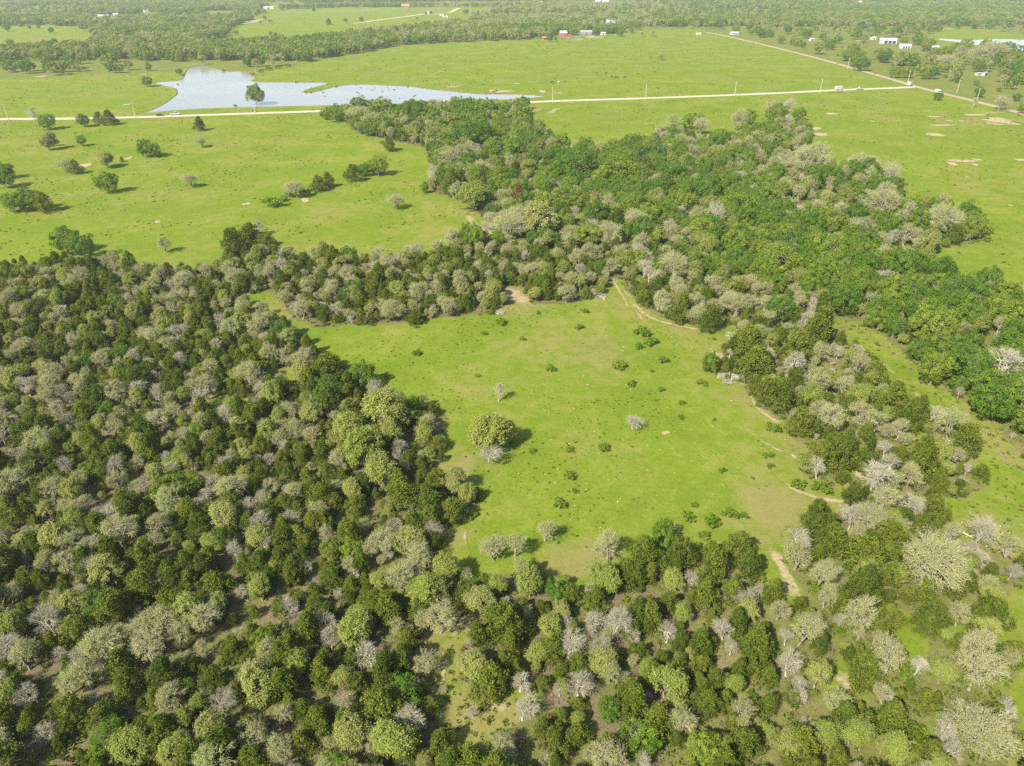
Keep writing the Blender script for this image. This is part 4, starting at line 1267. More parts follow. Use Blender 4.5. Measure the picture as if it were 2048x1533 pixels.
GROUP = {'B': 'broad pale oaks', 'C': 'cedars of the woods and pastures', 'T': 'pale budding oaks', 'G': 'bare grey trees', 'Y': 'lime leafing oaks', 'V': 'deep green oaks', 'S': 'green shrubs', 'R': 'rusty cedars'}
for i in sorted(chosen):
    x, y, kd, var, rz, s, sz, lab, zn = T[i]
    g = None
    if lab is None:
        lab, g = auto[i]
    sink = .08 * sz * KINDS[kd][2] if kd in 'TYB' and 520 > tpy[i] and tpx[i] < 1000 else 0
    e = empty(KINDS[kd][0], (x, y, gz(x, y) - sink), rz, (s, s, sz))
    e.rotation_euler = (math.sin(rz * 7) * .09, math.cos(rz * 11) * .09, rz)
    e.scale = (s * (1 + .13 * math.sin(rz * 5)), s * (1 - .13 * math.sin(rz * 5)), sz)
    tag(e, lab, CAT[kd], g or GROUP[kd])
    for nm, meshes in (('trunk', TRUNK), ('crown', CROWN)):
        o = bpy.data.objects.new(nm if kd != 'S' else ('stem' if nm == 'trunk' else 'foliage'), meshes[kd][var])
        COL.objects.link(o)
        o.parent = e

def gn_scatter(name, pts, protos, label, cat=None):
    """one mass of plants: points with size, turn and variant, each carrying a shape"""
    col = bpy.data.collections.new(name + '_shapes')
    for i, me in enumerate(protos):
        o = bpy.data.objects.new(f'{name}_shape_{i:02d}', me)
        col.objects.link(o)
    me = bpy.data.meshes.new(name)
    n = len(pts)
    me.vertices.add(n)
    me.vertices.foreach_set('co', np.array([p[:3] for p in pts], np.float32).ravel())
    for a, typ, vals in (('rz', 'FLOAT', [p[3] for p in pts]), ('var', 'INT', [p[6] for p in pts])):
        at = me.attributes.new(a, typ, 'POINT')
        at.data.foreach_set('value', np.array(vals, np.float32 if typ == 'FLOAT' else np.int32))
    at = me.attributes.new('scl', 'FLOAT_VECTOR', 'POINT')
    at.data.foreach_set('vector', np.array([(p[4], p[4], p[5]) for p in pts], np.float32).ravel())
    o = bpy.data.objects.new(name, me)
    COL.objects.link(o)
    ng = bpy.data.node_groups.new(name + '_nodes', 'GeometryNodeTree')
    ng.interface.new_socket('Geometry', in_out='INPUT', socket_type='NodeSocketGeometry')
    ng.interface.new_socket('Geometry', in_out='OUTPUT', socket_type='NodeSocketGeometry')
    gi = ng.nodes.new('NodeGroupInput'); go = ng.nodes.new('NodeGroupOutput')
    iop = ng.nodes.new('GeometryNodeInstanceOnPoints')
    ci = ng.nodes.new('GeometryNodeCollectionInfo')
    ci.inputs['Collection'].default_value = col
    ci.inputs['Separate Children'].default_value = True
    ci.inputs['Reset Children'].default_value = True
    def attr(nm, typ):
        a = ng.nodes.new('GeometryNodeInputNamedAttribute')
        a.data_type = typ
        a.inputs['Name'].default_value = nm
        return a.outputs['Attribute']
    cx = ng.nodes.new('ShaderNodeCombineXYZ')
    L = ng.links.new
    L(attr('rz', 'FLOAT'), cx.inputs['Z'])
    L(gi.outputs[0], iop.inputs['Points'])
    L(ci.outputs[0], iop.inputs['Instance'])
    iop.inputs['Pick Instance'].default_value = True
    L(attr('var', 'INT'), iop.inputs['Instance Index'])
    L(cx.outputs[0], iop.inputs['Rotation'])
    L(attr('scl', 'FLOAT_VECTOR'), iop.inputs['Scale'])
    L(iop.outputs[0], go.inputs[0])
    md = o.modifiers.new('scatter', 'NODES')
    md.node_group = ng
    tag(o, label, cat, None, 'stuff')
    return o

WOOD = {'C': ('cedar_woodland', 'remaining dark cedars of the woods'), 'T': ('budding_oak_woodland', 'remaining pale budding oaks of the woods'), 'G': ('bare_tree_woodland', 'remaining bare grey trees of the woods'),
        'Y': ('young_leaf_oak_woodland', 'remaining lime oaks of the woods'), 'V': ('green_oak_woodland', 'remaining green oaks of the near and far woods'), 'S': ('undergrowth', 'low green bushes of the forest floor')}
for kd, (nm, lab) in WOOD.items():
    nv = NVAR[kd]
    pts = []
    for i, (x, y, k2, var, rz, s, sz, l, zn) in enumerate(T):
        if k2 != kd or i in chosen: continue
        far = y > 430
        pts.append((x, y, gz(x, y), rz, s, sz, var + (nv if far else 0)))
    if pts:
        gn_scatter(nm, pts, WHOLE[kd] + LOWM[kd], lab)

# grass tufts and weeds in the open grass
def tuft_mesh(seed, n, r, h):
    rg = np.random.default_rng(seed)
    a = rg.random(n) * 6.283
    P = np.stack([r * np.sqrt(rg.random(n)) * np.cos(a), r * np.sqrt(rg.random(n)) * np.sin(a), h * .35 * rg.random(n)], -1)
    D = np.stack([np.cos(a) * .6, np.sin(a) * .6, .8 + 0 * a], -1)
    V, F = kites(P, D, h, .35, .35, rg)
    return to_mesh('tuft', [(V, F, np.repeat(rg.random(n), 4), M['tuft'])])
tprot = [tuft_mesh(50 + i, 16, .32, .30) for i in range(4)] + [tuft_mesh(60 + i, 24, .55, .38) for i in range(2)]
def litter_mesh(seed):
    rg = np.random.default_rng(seed)
    segs = []
    for q in range(9):
        c = np.append(rg.normal(0, .35, 2), rg.uniform(.02, .2)); d = unit(rg, 1)[0] * rg.uniform(.2, .5); d[2] = abs(d[2]) * .5
        segs.append([*(c - d * [1, 1, 0]), *(c + d), .022, .010])
    V, F = tubes(segs, 3)
    return to_mesh('twig_litter', [(V, F, None, M['bark'])])
M['dry_tuft'] = leaf_mat('dry_grass_tuft', (.20, .17, .075), (.23, .195, .09), (.19, .18, .06), .3)
tprot += [to_mesh('dry_tuft', [(*kites(np.stack([rng.normal(0, .25, 18), rng.normal(0, .25, 18), .05 * rng.random(18)], -1), np.stack([rng.normal(0, .5, 18), rng.normal(0, .5, 18), np.full(18, .8)], -1), .32, .22, .2, rng), rng.random(72), M['dry_tuft'])]) for i in range(2)] + [litter_mesh(80 + i) for i in range(2)]
pts = []
def tufts(poly, step, p, smin, smax, thr, seed):
    lo = poly.min(0); hi = poly.max(0)
    X, Y = np.meshgrid(np.arange(lo[0], hi[0], step), np.arange(lo[1], hi[1], step))
    X = (X + rng.uniform(-.5, .5, X.shape) * step).ravel(); Y = (Y + rng.uniform(-.5, .5, Y.shape) * step).ravel()
    px, py, d = PX(X, Y)
    ok = inside(poly, X, Y) & (rng.random(X.shape) < p) & (px > -60) & (px < 2110) & (vnoise(X, Y, 14, seed) * .6 + vnoise(X, Y, 4, seed + 1) * .4 > thr)
    ok &= dist_poly(X, Y, ROAD) > 5
    for x, y in zip(X[ok], Y[ok]):
        pts.append((x, y, gz(x, y), random.uniform(0, 6.28), *(2 * [random.uniform(smin, smax)]), random.randrange(6)))
tufts(GP(CLEARING), 1.15, .5, .2, .5, .50, 31)
tufts(GP(PAST_L), 2.0, .5, .3, .9, .56, 33)
tufts(GP(PAST_R), 3.0, .4, .4, 1.1, .52, 35)
tufts(GP(STRIP), 1.2, .5, .3, .8, .40, 37)
tufts(GP(GLADE), .9, .5, .3, .8, .40, 39)
tufts(GP(PAST_UL), 5.0, .3, .6, 1.4, .52, 41)
tufts(GP(PAST_U), 6.0, .3, .6, 1.7, .52, 43)
Xf, Yf, pxf, pyf = scatter(-230, 330, 20, 420, 1.25, True)
wd = rng.random(len(Xf)) < .55
for x, y, a in zip(Xf[wd], Yf[wd], pxf[wd]):
    pts.append((x, y, gz(x, y), random.uniform(0, 6.28), *(2 * [random.uniform(.5, 1.6)]), random.choice((0, 1, 2, 3, 4, 5, 6, 7, 8, 9, 8, 9))))
print('tufts', len(pts), 'trees', len(T), 'chosen', len(chosen))
gn_scatter('grass_tufts', pts, tprot, 'tufts and weeds in the meadow grass')

# white flowers and pale stones in the clearing
def flower_mesh(seed):
    rg = np.random.default_rng(seed)
    P = np.stack([rg.normal(0, .07, 6), rg.normal(0, .07, 6), .12 + .08 * rg.random(6)], -1)
    V, F = kites(P, np.tile([0, 0, .3], (6, 1)), .12, .6, .8, rg)
    return to_mesh('flower', [(V, F, None, M['flower'])])
pts = []
for _ in range(420):
    px = random.gauss(1290, 190); py = random.gauss(840, 150)
    if random.random() < .3:
        px = random.uniform(1880, 2048); py = random.uniform(1040, 1120)
    x, y = G(px, py)
    if inside(OPEN_NEAR[0], [x], [y])[0] or inside(OPEN_NEAR[3], [x], [y])[0]:
        pts.append((x, y, gz(x, y), random.uniform(0, 6), *(2 * [random.uniform(.35, .8)]), random.randrange(3)))
gn_scatter('white_flowers', pts, [flower_mesh(i) for i in range(3)], 'white flower specks in the clearing grass')

# ------------------------------------------------------------------ built things
M['white'] = plain_mat('white_paint', (.36, .36, .35), .35, 0, .04)
M['silver'] = plain_mat('silver_paint', (.55, .56, .57), .3, .4, .05)
M['black'] = plain_mat('black_paint', (.025, .027, .03), .3, 0, .1)
M['glass'] = plain_mat('dark_glass', (.03, .04, .05), .08, 0, .05)
M['tyre'] = plain_mat('tyre_rubber', (.02, .02, .02), .85, 0, .1)
M['steel'] = plain_mat('bare_steel', (.45, .45, .45), .4, .7, .08)
M['red'] = plain_mat('barn_red', (.36, .075, .055), .7, 0, .12)
M['rust'] = plain_mat('rusty_iron', (.33, .15, .09), .8, .1, .25)
M['tin'] = plain_mat('pale_tin_roof', (.36, .37, .38), .6, .0, .06)
M['bluetin'] = plain_mat('bluish_tin_roof', (.32, .36, .40), .6, .0, .06)
M['cream'] = plain_mat('cream_siding', (.46, .43, .36), .7, 0, .06)
M['brick'] = plain_mat('dark_brick', (.19, .13, .11), .85, 0, .2)
M['shingle'] = plain_mat('grey_shingle', (.20, .20, .20), .85, 0, .15)
M['pole'] = plain_mat('weathered_pole', (.40, .36, .30), .85, 0, .15)
M['wood'] = plain_mat('grey_weathered_wood', (.38, .36, .33), .85, 0, .2)
M['dark'] = plain_mat('dark_parts_and_bay_shade', (.02, .02, .02), .9, 0, .1)  # near-black colour for doors and liners; on barn bays it paints the inside shade
M['hide_black'] = plain_mat('black_hide', (.025, .022, .02), .8, 0, .2)
M['hide_white'] = plain_mat('white_hide', (.62, .58, .5), .8, 0, .1)
M['hide_red'] = plain_mat('red_brown_hide', (.17, .08, .045), .8, 0, .2)

def heading(px, py, line):
    x, y = G(px, py)
    k = int(np.argmin([np.hypot(*(p - np.array([x, y]))) for p in line]))
    k = min(max(k, 1), len(line) - 2)
    d = line[k + 1] - line[k - 1]
    return math.atan2(d[1], d[0])

def wheels(e, xs_, w, r):
    for wx in xs_:
        for sy in (-1, 1):
            yy = sy * (w / 2 - .10)
            t = MB().tube((wx, yy - .12, r), (wx, yy + .12, r), r, r, 14).build('wheel', M['tyre'], e)
            MB().tube((wx, yy + sy * .10, r), (wx, yy + sy * .135, r), r * .6, r * .55, 10).build('rim', M['steel'], t)

def pickup(px, py, rz, paint, label, group='vehicles on the roads'):
    x, y = G(px, py)
    e = empty('pickup_truck', (x, y, .06), rz)
    w = 1.95
    MB().prism([(-2.9, .5), (2.8, .5), (2.9, .75), (2.85, 1.02), (1.45, 1.15), (.95, 1.15), (-2.9, 1.15)], -w / 2, w / 2).build('body', paint, e, .06)
    MB().prism([(1.35, 1.14), (.75, 1.80), (.45, 1.88), (-.85, 1.88), (-1.1, 1.14)], -w / 2 + .1, w / 2 - .1).build('cab', paint, e, .06)
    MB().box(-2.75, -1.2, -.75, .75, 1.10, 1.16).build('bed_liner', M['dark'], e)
    for sy in (-1, 1):
        ys_ = sy * (w / 2 - .085)
        MB().prism([(1.12, 1.22), (.70, 1.72), (.05, 1.74), (.05, 1.22)], ys_ - .01, ys_ + .01).build('side_window', M['glass'], e)
        MB().prism([(-.05, 1.22), (-.05, 1.74), (-.78, 1.74), (-.92, 1.22)], ys_ - .01, ys_ + .01).build('side_window', M['glass'], e)
        MB().box(2.84, 2.91, sy * .75 - .15, sy * .75 + .15, .80, .95).build('headlight', M['tin'], e)
        MB().box(-2.93, -2.88, sy * .85 - .08, sy * .85 + .08, .8, 1.1).build('tail_light', M['red'], e)
    MB().add([(1.33, -.8, 1.19), (1.33, .8, 1.19), (.81, .74, 1.78), (.81, -.74, 1.78)], [(0, 1, 2, 3)]).build('windshield', M['glass'], e)
    MB().box(2.86, 3.0, -.95, .95, .45, .68).build('bumper', M['steel'], e)
    wheels(e, (-1.85, 1.85), w, .40)
    tag(e, label, 'pickup truck', group)

def car(px, py, rz, paint, label):
    x, y = G(px, py)
    e = empty('car', (x, y, .06), rz)
    w = 1.8
    MB().prism([(-2.25, .35), (2.2, .35), (2.28, .6), (2.15, .80), (1.0, .95), (-1.7, 1.0), (-2.25, .92)], -w / 2, w / 2).build('body', paint, e, .07)
    MB().prism([(1.05, .93), (.30, 1.42), (-1.0, 1.45), (-1.85, .97)], -w / 2 + .14, w / 2 - .14).build('roof', paint, e, .07)
    for sy in (-1, 1):
        ys_ = sy * (w / 2 - .125)
        MB().prism([(.85, .99), (.28, 1.35), (-.3, 1.38), (-.3, .99)], ys_ - .01, ys_ + .01).build('side_window', M['glass'], e)
        MB().prism([(-.38, .99), (-.38, 1.38), (-.95, 1.37), (-1.5, 1.02)], ys_ - .01, ys_ + .01).build('side_window', M['glass'], e)
        MB().box(2.18, 2.27, sy * .65 - .16, sy * .65 + .16, .62, .74).build('headlight', M['tin'], e)
    wheels(e, (-1.4, 1.4), w, .33)
    tag(e, label, 'car', 'vehicles on the roads')

def van(px, py, rz, label, L=6.6, Hb=2.9, nose=1.5):
    x, y = G(px, py)
    e = empty('box_van', (x, y, .06), rz)
    w = 2.2
    a = -L / 2; b = L / 2
    MB().prism([(a, .55), (b - nose, .55), (b - nose, Hb), (a, Hb)], -w / 2, w / 2).build('cargo_box', M['white'], e, .06)
    MB().prism([(b - nose + .01, .5), (b, .5), (b, 1.15), (b - .45, 1.25), (b - .95, 2.05), (b - nose + .01, 2.1)], -w / 2 + .12, w / 2 - .12).build('cab', M['white'], e, .06)
    for sy in (-1, 1):
        ys_ = sy * (w / 2 - .105)
        MB().prism([(b - .6, 1.3), (b - 1.02, 1.95), (b - nose + .1, 1.97), (b - nose + .1, 1.3)], ys_ - .015, ys_ + .015).build('side_window', M['glass'], e)
        ys_ = sy * (w / 2 + .005)
        MB().box(a + 1.6, a + 3.1, ys_ - .012, ys_ + .012, 1.5, 2.3).build('side_panel', M['silver'], e)
        MB().box(b - .02, b + .04, sy * .7 - .16, sy * .7 + .16, .75, .95).build('headlight', M['tin'], e)
    MB().add([(b - .43, -.9, 1.30), (b - .43, .9, 1.30), (b - .90, .85, 2.02), (b - .90, -.85, 2.02)], [(0, 1, 2, 3)]).build('windshield', M['glass'], e)
    wheels(e, (a + 1.3, b - 1.1), w, .42)
    tag(e, label, 'van', 'vehicles on the roads')

pickup(351, 230.5, heading(351, 231, ROAD), M['white'], 'white pickup truck on the gravel road below the pond')
car(320, 232.5, heading(320, 232, ROAD), M['black'], 'black car behind the white pickup on the gravel road')
van(1678, 181.0, heading(1678, 180, ROAD), 'tall white box van on the gravel road left of the junction')
pickup(1719, 180.0, heading(1719, 179, ROAD), M['silver'], 'silver pickup truck between the box van and the junction')
van(1820, 172.5, heading(1820, 172, DIRT) + 2.2, 'white box van parked across the road junction', 5.2, 3.0)
van(1875, 187.5, heading(1875, 187, DIRT), 'white box van on the dirt road right of the junction', 6.2, 2.7)

def utility_pole(bpx, bpy_, h, rz, label):
    x, y = G(bpx, bpy_)
    e = empty('utility_pole', (x, y, -.1), rz)
    MB().tube((0, 0, -.5), (0, 0, h), .19, .13, 8).build('post', M['pole'], e)
    a = MB().box(-1.2, 1.2, .14, .26, h - .75, h - .60).build('crossarm', M['pole'], e)
    for q in (-1.05, -.45, .45, 1.05):
        MB().tube((q, .2, h - .60), (q, .2, h - .40), .05, .035, 6).build('insulator', M['tin'], a)
    tag(e, label, 'utility pole', 'utility poles along the roads')
for q in [(17, 240, 9.6, 'utility pole by the gravel road at the left edge'), (271, 235.5, 9.6, 'utility pole left of the black car'), (511, 231, 9.6, 'utility pole below the lone tree on the dam'),
          (1105, 207, 10.5, 'utility pole at the right end of the pond'), (1291, 199, 9.6, 'utility pole second right of the pond end'), (1469, 192, 9.6, 'utility pole midway along the right part of the gravel road'), (1640, 185, 9.6, 'utility pole just left of the box van'),
          (1695, 138, 9.6, 'utility pole beside the dirt road above the junction'), (1815, 167, 9.6, 'utility pole behind the van at the junction'), (1913, 187, 9.6, 'utility pole right of the junction by the tiny cedar'), (1952, 206, 9.6, 'utility pole beside the dirt road near the right edge')]:
    utility_pole(q[0], q[1], q[2], 1.5 + random.uniform(-.1, .1), q[3])

def gable(name, px, py, rz, L, W, hw, hr, wall, roof, label, cat, doors=(), over=.4, open_side=False, extra=None):
    """gabled building, ridge along local x; doors: (side y -1/1 or end 'e','w', along, width, z0, z1, part name, material)"""
    x, y = G(px, py)
    e = empty(name, (x, y, -.1), rz)
    l2, w2 = L / 2, W / 2
    v = [(-l2, -w2, 0), (l2, -w2, 0), (l2, w2, 0), (-l2, w2, 0), (-l2, -w2, hw), (l2, -w2, hw), (l2, w2, hw), (-l2, w2, hw), (-l2, 0, hr), (l2, 0, hr)]
    MB().add(v, [(0, 1, 5, 4), (2, 3, 7, 6), (1, 2, 6, 9, 5), (3, 0, 4, 8, 7)]).build('wall', wall, e)
    sl = (hr - hw) / w2
    for sy in (-1, 1):
        a = (w2 + over) * sy
        z1 = hr - sl * (w2 + over)
        pts_ = [(-l2 - over, 0, hr + .05), (l2 + over, 0, hr + .05), (l2 + over, a, z1 + .05), (-l2 - over, a, z1 + .05)]
        pts_ += [(p[0], p[1], p[2] + .12) for p in pts_]
        MB().add(pts_, [(0, 1, 2, 3), (4, 5, 6, 7), (0, 1, 5, 4), (1, 2, 6, 5), (2, 3, 7, 6), (3, 0, 4, 7)]).build('roof_slope', roof, e)
    for side, al, wd, z0, z1, nm, mt in doors:
        if side in (-1, 1):
            yy = side * (w2 + .04)
            MB().box(al - wd / 2, al + wd / 2, yy - .05, yy + .05, z0, z1).build(nm, mt, e)
        else:
            xx = (l2 + .04) * (1 if side == 'e' else -1)
            MB().box(xx - .05, xx + .05, al - wd / 2, al + wd / 2, z0, z1).build(nm, mt, e)
    if extra: extra(e)
    tag(e, label, cat)
    return e

def lean_to(e):
    MB().add([(5.2, -3.4, 0), (9.2, -3.4, 0), (9.2, 3.4, 0), (5.2, 3.4, 0), (5.2, -3.4, 3.4), (9.2, -3.4, 2.4), (9.2, 3.4, 2.4), (5.2, 3.4, 3.4)],
             [(0, 1, 5, 4), (1, 2, 6, 5), (2, 3, 7, 6), (4, 5, 6, 7)]).build('lean_to', M['red'], e)
    MB().add([(5.0, -3.7, 3.55), (9.6, -3.7, 2.45), (9.6, 3.7, 2.45), (5.0, 3.7, 3.55), (5.0, -3.7, 3.65), (9.6, -3.7, 2.55), (9.6, 3.7, 2.55), (5.0, 3.7, 3.65)],
             [(0, 1, 2, 3), (4, 5, 6, 7), (0, 1, 5, 4), (1, 2, 6, 5), (2, 3, 7, 6), (3, 0, 4, 7)]).build('lean_to_roof', M['red'], e)
gable('red_barn', 1126, 73.2, .25, 9.5, 8, 4.4, 7.0, M['red'], M['tin'], 'red barn with a pale tin roof at the far wood edge', 'barn',
      [(-1, -1.5, 3.2, 0, 3.2, 'barn_door', M['rust']), (-1, 2.6, 1.0, 1.6, 2.6, 'window', M['glass']), ('w', 0, 2.4, 0, 3.0, 'barn_door', M['rust'])], extra=lean_to)
gable('shed', 1090, 80, .1, 7.5, 5, 2.6, 3.8, M['rust'], M['rust'], 'small rusty shed left of the red barn', 'shed', [(-1, -.5, 2.2, 0, 2.2, 'door', M['dark'])])
def house_bits(e):
    MB().box(8.2, 9.6, -1.0, .4, 0, 7.6).build('chimney', M['rust'], e)
    for q in range(5):
        MB().tube((-6 + q * 3, -5.6, 0), (-6 + q * 3, -5.6, 2.6), .12, .12, 6).build('porch_post', M['white'], e)
gable('farm_house', 1172, 69.5, -.05, 16, 9, 3.0, 5.6, M['brick'], M['shingle'], 'long dark farmhouse with a chimney right of the red barn', 'house',
      [(-1, q, 1.3, .9, 2.3, 'window', M['white']) for q in (-5, -2.2, 2.6, 5.4)] + [(-1, .3, 1.1, 0, 2.2, 'door', M['dark'])], extra=house_bits)
gable('shed', 1205, 70.5, .1, 7, 5, 2.8, 3.8, M['cream'], M['cream'], 'beige shed at the right end of the farmhouse', 'shed', [(-1, .5, 1.6, 0, 2.1, 'door', M['dark'])])
gable('greenhouse', 1208, 47, .2, 12, 6, 2.8, 4.2, M['tin'], M['white'], 'white roofed shed left of two in the wood behind the farmhouse', 'shed', [(-1, 0, 2, 0, 2.2, 'door', M['dark'])])
gable('greenhouse', 1220, 46, -.1, 16, 7, 3, 4.6, M['tin'], M['bluetin'], 'pale roofed shed right of two in the wood behind the farmhouse', 'shed', [(-1, 0, 2, 0, 2.2, 'door', M['dark'])])
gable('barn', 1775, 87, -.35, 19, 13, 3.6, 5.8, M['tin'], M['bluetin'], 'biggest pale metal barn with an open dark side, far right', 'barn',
      [(-1, q, 3.6, .2, 3.2, 'painted_bay_shade', M['dark']) for q in (-2.5, 2, 6.5)] + [('w', 0, 3, 0, 3, 'door', M['cream'])])  # solid dark panels paint the shade inside the open bays
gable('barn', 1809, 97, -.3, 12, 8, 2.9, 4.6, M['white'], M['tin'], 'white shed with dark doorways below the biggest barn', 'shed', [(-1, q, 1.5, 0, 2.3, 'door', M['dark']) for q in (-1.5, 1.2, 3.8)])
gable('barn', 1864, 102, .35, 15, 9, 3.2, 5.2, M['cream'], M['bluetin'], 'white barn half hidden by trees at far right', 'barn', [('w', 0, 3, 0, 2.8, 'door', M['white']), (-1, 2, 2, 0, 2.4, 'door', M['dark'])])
gable('shed', 1746, 79.5, .2, 6, 4.5, 2.3, 3.4, M['cream'], M['tin'], 'tiny pale shed left of the biggest metal barn', 'shed', [(-1, 0, 1.2, 0, 2, 'door', M['dark'])])
gable('mobile_home', 1468, 70, .1, 11, 5, 2.8, 3.8, M['white'], M['tin'], 'white mobile home beside the dirt road under the dark trees', 'house', [(-1, -2, 1.2, 1, 2, 'window', M['glass']), (-1, 1.2, .9, 0, 2.1, 'door', M['brick']), (-1, 3.2, 1.2, 1, 2, 'window', M['glass'])])
gable('shed', 1623, 82, .3, 6, 4, 2.2, 3.2, M['white'], M['tin'], 'small white shed in the far right meadow', 'shed', [(-1, 0, 1.2, 0, 1.9, 'door', M['dark'])])
gable('trailer', 1397, 69.5, .05, 7, 2.6, 1.9, 2.2, M['cream'], M['cream'], 'low cream trailer at the top corner of the big field', 'trailer', [(-1, 1, .9, .2, 1.7, 'door', M['white'])])
gable('barn', 209, 37, .15, 18, 10, 4, 6, M['white'], M['tin'], 'white barn among far trees at the upper left', 'barn', [(-1, 0, 3, 0, 3, 'door', M['dark'])])
gable('shed', 232, 32, .2, 9, 6, 3, 4.4, M['white'], M['tin'], 'smaller white shed behind the upper left barn', 'shed', [(-1, 0, 2, 0, 2.4, 'door', M['dark'])])
gable('shed', 295, 25, .1, 14, 7, 3, 4.4, M['cream'], M['tin'], 'pale low shed at the upper left by the small field', 'shed', [(-1, 0, 2, 0, 2.4, 'door', M['dark'])])
gable('barn', 538, 18, .1, 22, 9, 3.4, 4.8, M['cream'], M['tin'], 'long pale barn at the corner of the far field', 'barn', [(-1, 0, 4, 0, 3, 'door', M['dark'])])
gable('farm_house', 811, 16, .1, 18, 10, 4, 8, M['brick'], M['rust'], 'red roofed house behind the tank site', 'house', [(-1, -3, 1.5, 1, 2.5, 'window', M['glass']), (-1, 3, 1.5, 1, 2.5, 'window', M['glass']), (-1, 0, 1.2, 0, 2.2, 'door', M['white'])])
gable('farm_house', 1196, 6.5, .1, 16, 10, 4, 7, M['white'], M['tin'], 'left white house at the top of the photo', 'house', [(-1, 0, 1.4, 0, 2.2, 'door', M['dark'])])
gable('farm_house', 1211, 5, .2, 16, 10, 4, 7, M['cream'], M['tin'], 'right cream house at the top of the photo', 'house', [(-1, 0, 1.4, 0, 2.2, 'door', M['dark'])])
gable('farm_house', 1716, 7, .1, 18, 10, 3.6, 6, M['white'], M['tin'], 'white house at the top right of the photo', 'house', [(-1, 0, 1.4, 0, 2.2, 'door', M['dark'])])
gable('trailer', 1956, 151, .4, 5, 2.4, 2.0, 2.3, M['white'], M['white'], 'small white trailer in the brush right of the junction', 'trailer', [(-1, 0, .8, .3, 1.7, 'door', M['silver'])])
gable('trailer', 1968, 151, .8, 7, 2.6, 2.3, 2.6, M['bluetin'], M['white'], 'pale blue trailer beside the small white one', 'trailer', [(-1, 0, .8, .3, 1.9, 'door', M['dark'])])
gable('trailer', 884, 31.5, -.4, 9, 3, 2.4, 2.8, M['white'], M['white'], 'white trailer just right of the tank site', 'trailer', [(-1, 0, 1, .3, 2, 'door', M['dark'])])
gable('trailer', 891, 35, -.1, 10, 3, 2.2, 2.6, M['white'], M['white'], 'white trailer lowest of those by the tank site', 'trailer', [(-1, 0, 1, .3, 2, 'door', M['dark'])])

def tank(px, py, r, h, mat, label, dome=.5):
    x, y = G(px, py)
    e = empty('storage_tank', (x, y, 0))
    b = MB()
    n = 24
    prof = [(r, 0), (r, h), (r * .55, h + dome * .7), (0.05, h + dome)]
    for (r0, z0), (r1, z1) in zip(prof[:-1], prof[1:]):
        b.tube((0, 0, z0), (0, 0, z1), r0, r1, n)
    b.build('shell', mat, e)
    for z in (h * .33, h * .66, h):
        MB().tube((0, 0, z - .08), (0, 0, z + .08), r + .05, r + .05, n).build('hoop', mat, e)
    lad = MB()
    for sx in (-.25, .25):
        lad.tube((sx, -r - .2, 0), (sx, -r - .2, h + .6), .04, .04, 5)
    for q in range(int(h / .5)):
        lad.tube((-.25, -r - .2, .3 + q * .5), (.25, -r - .2, .3 + q * .5), .025, .025, 4)
    lad.build('ladder', M['steel'], e)
    tag(e, label, 'tank', 'tanks on the gravel pad')
tank(857.5, 28.5, 2.4, 6.2, M['white'], 'white tank on the gravel pad in the far field')
tank(862.5, 28.4, 2.6, 4.6, M['black'], 'dark tank next to the white one')
tank(868.0, 28.2, 1.7, 7.6, M['rust'], 'tall rusty red tank at the right of the pad')
tank(852.0, 28.8, 2.2, 3.0, M['black'], 'low dark tank at the left of the pad')

# cattle: one continuous skin over a posed skeleton
def cow_mesh(name, mat, graze):
    P = [(-.95, 0, 1.15), (-.45, 0, 1.12), (.1, 0, 1.10), (.6, 0, 1.18), (.95, 0, 1.30)]
    R_ = [.26, .36, .38, .34, .22]
    E = [(0, 1), (1, 2), (2, 3), (3, 4)]
    if graze:
        P += [(1.30, 0, .95), (1.5, 0, .50), (1.62, 0, .22)]
    else:
        P += [(1.22, 0, 1.50), (1.45, 0, 1.62), (1.78, 0, 1.48)]
    R_ += [.17, .16, .10]
    E += [(4, 5), (5, 6), (6, 7)]
    for bx, base, kx in ((-.85, 0, -.12), (.62, 3, .05)):
        for sy in (-1, 1):
            i = len(P)
            P += [(bx, sy * .2, .85), (bx + kx, sy * .22, .48), (bx + (0 if bx > 0 else .03), sy * .22, .03)]
            R_ += [.16, .085, .075]
            E += [(base, i), (i, i + 1), (i + 1, i + 2)]
    i = len(P)
    P += [(-1.15, 0, 1.18), (-1.22, 0, .7)]; R_ += [.05, .04]; E += [(0, i), (i, i + 1)]
    h = 6
    for sy in (-1, 1):
        i = len(P); P.append((P[h][0] - .08, sy * .26, P[h][2] + .10)); R_.append(.05); E.append((h, i))
    me = bpy.data.meshes.new(name); me.from_pydata(P, E, [])
    o = bpy.data.objects.new(name, me); COL.objects.link(o)
    o.modifiers.new('s', 'SKIN')
    for q, r in zip(me.skin_vertices[0].data, R_):
        q.radius = (r, r)
    me.skin_vertices[0].data[2].use_root = True
    o.modifiers.new('d', 'SUBSURF').levels = 1
    dg = bpy.context.evaluated_depsgraph_get()
    m2 = bpy.data.meshes.new_from_object(o.evaluated_get(dg))
    bpy.data.objects.remove(o)
    m2.materials.clear(); m2.materials.append(mat); m2.name = name
    m2.shade_smooth()
    return m2
COW = {('b', 1): cow_mesh('cow_black_grazing', M['hide_black'], True), ('b', 0): cow_mesh('cow_black', M['hide_black'], False), ('w', 1): cow_mesh('cow_white', M['hide_white'], True), ('r', 0): cow_mesh('cow_red', M['hide_red'], False)}
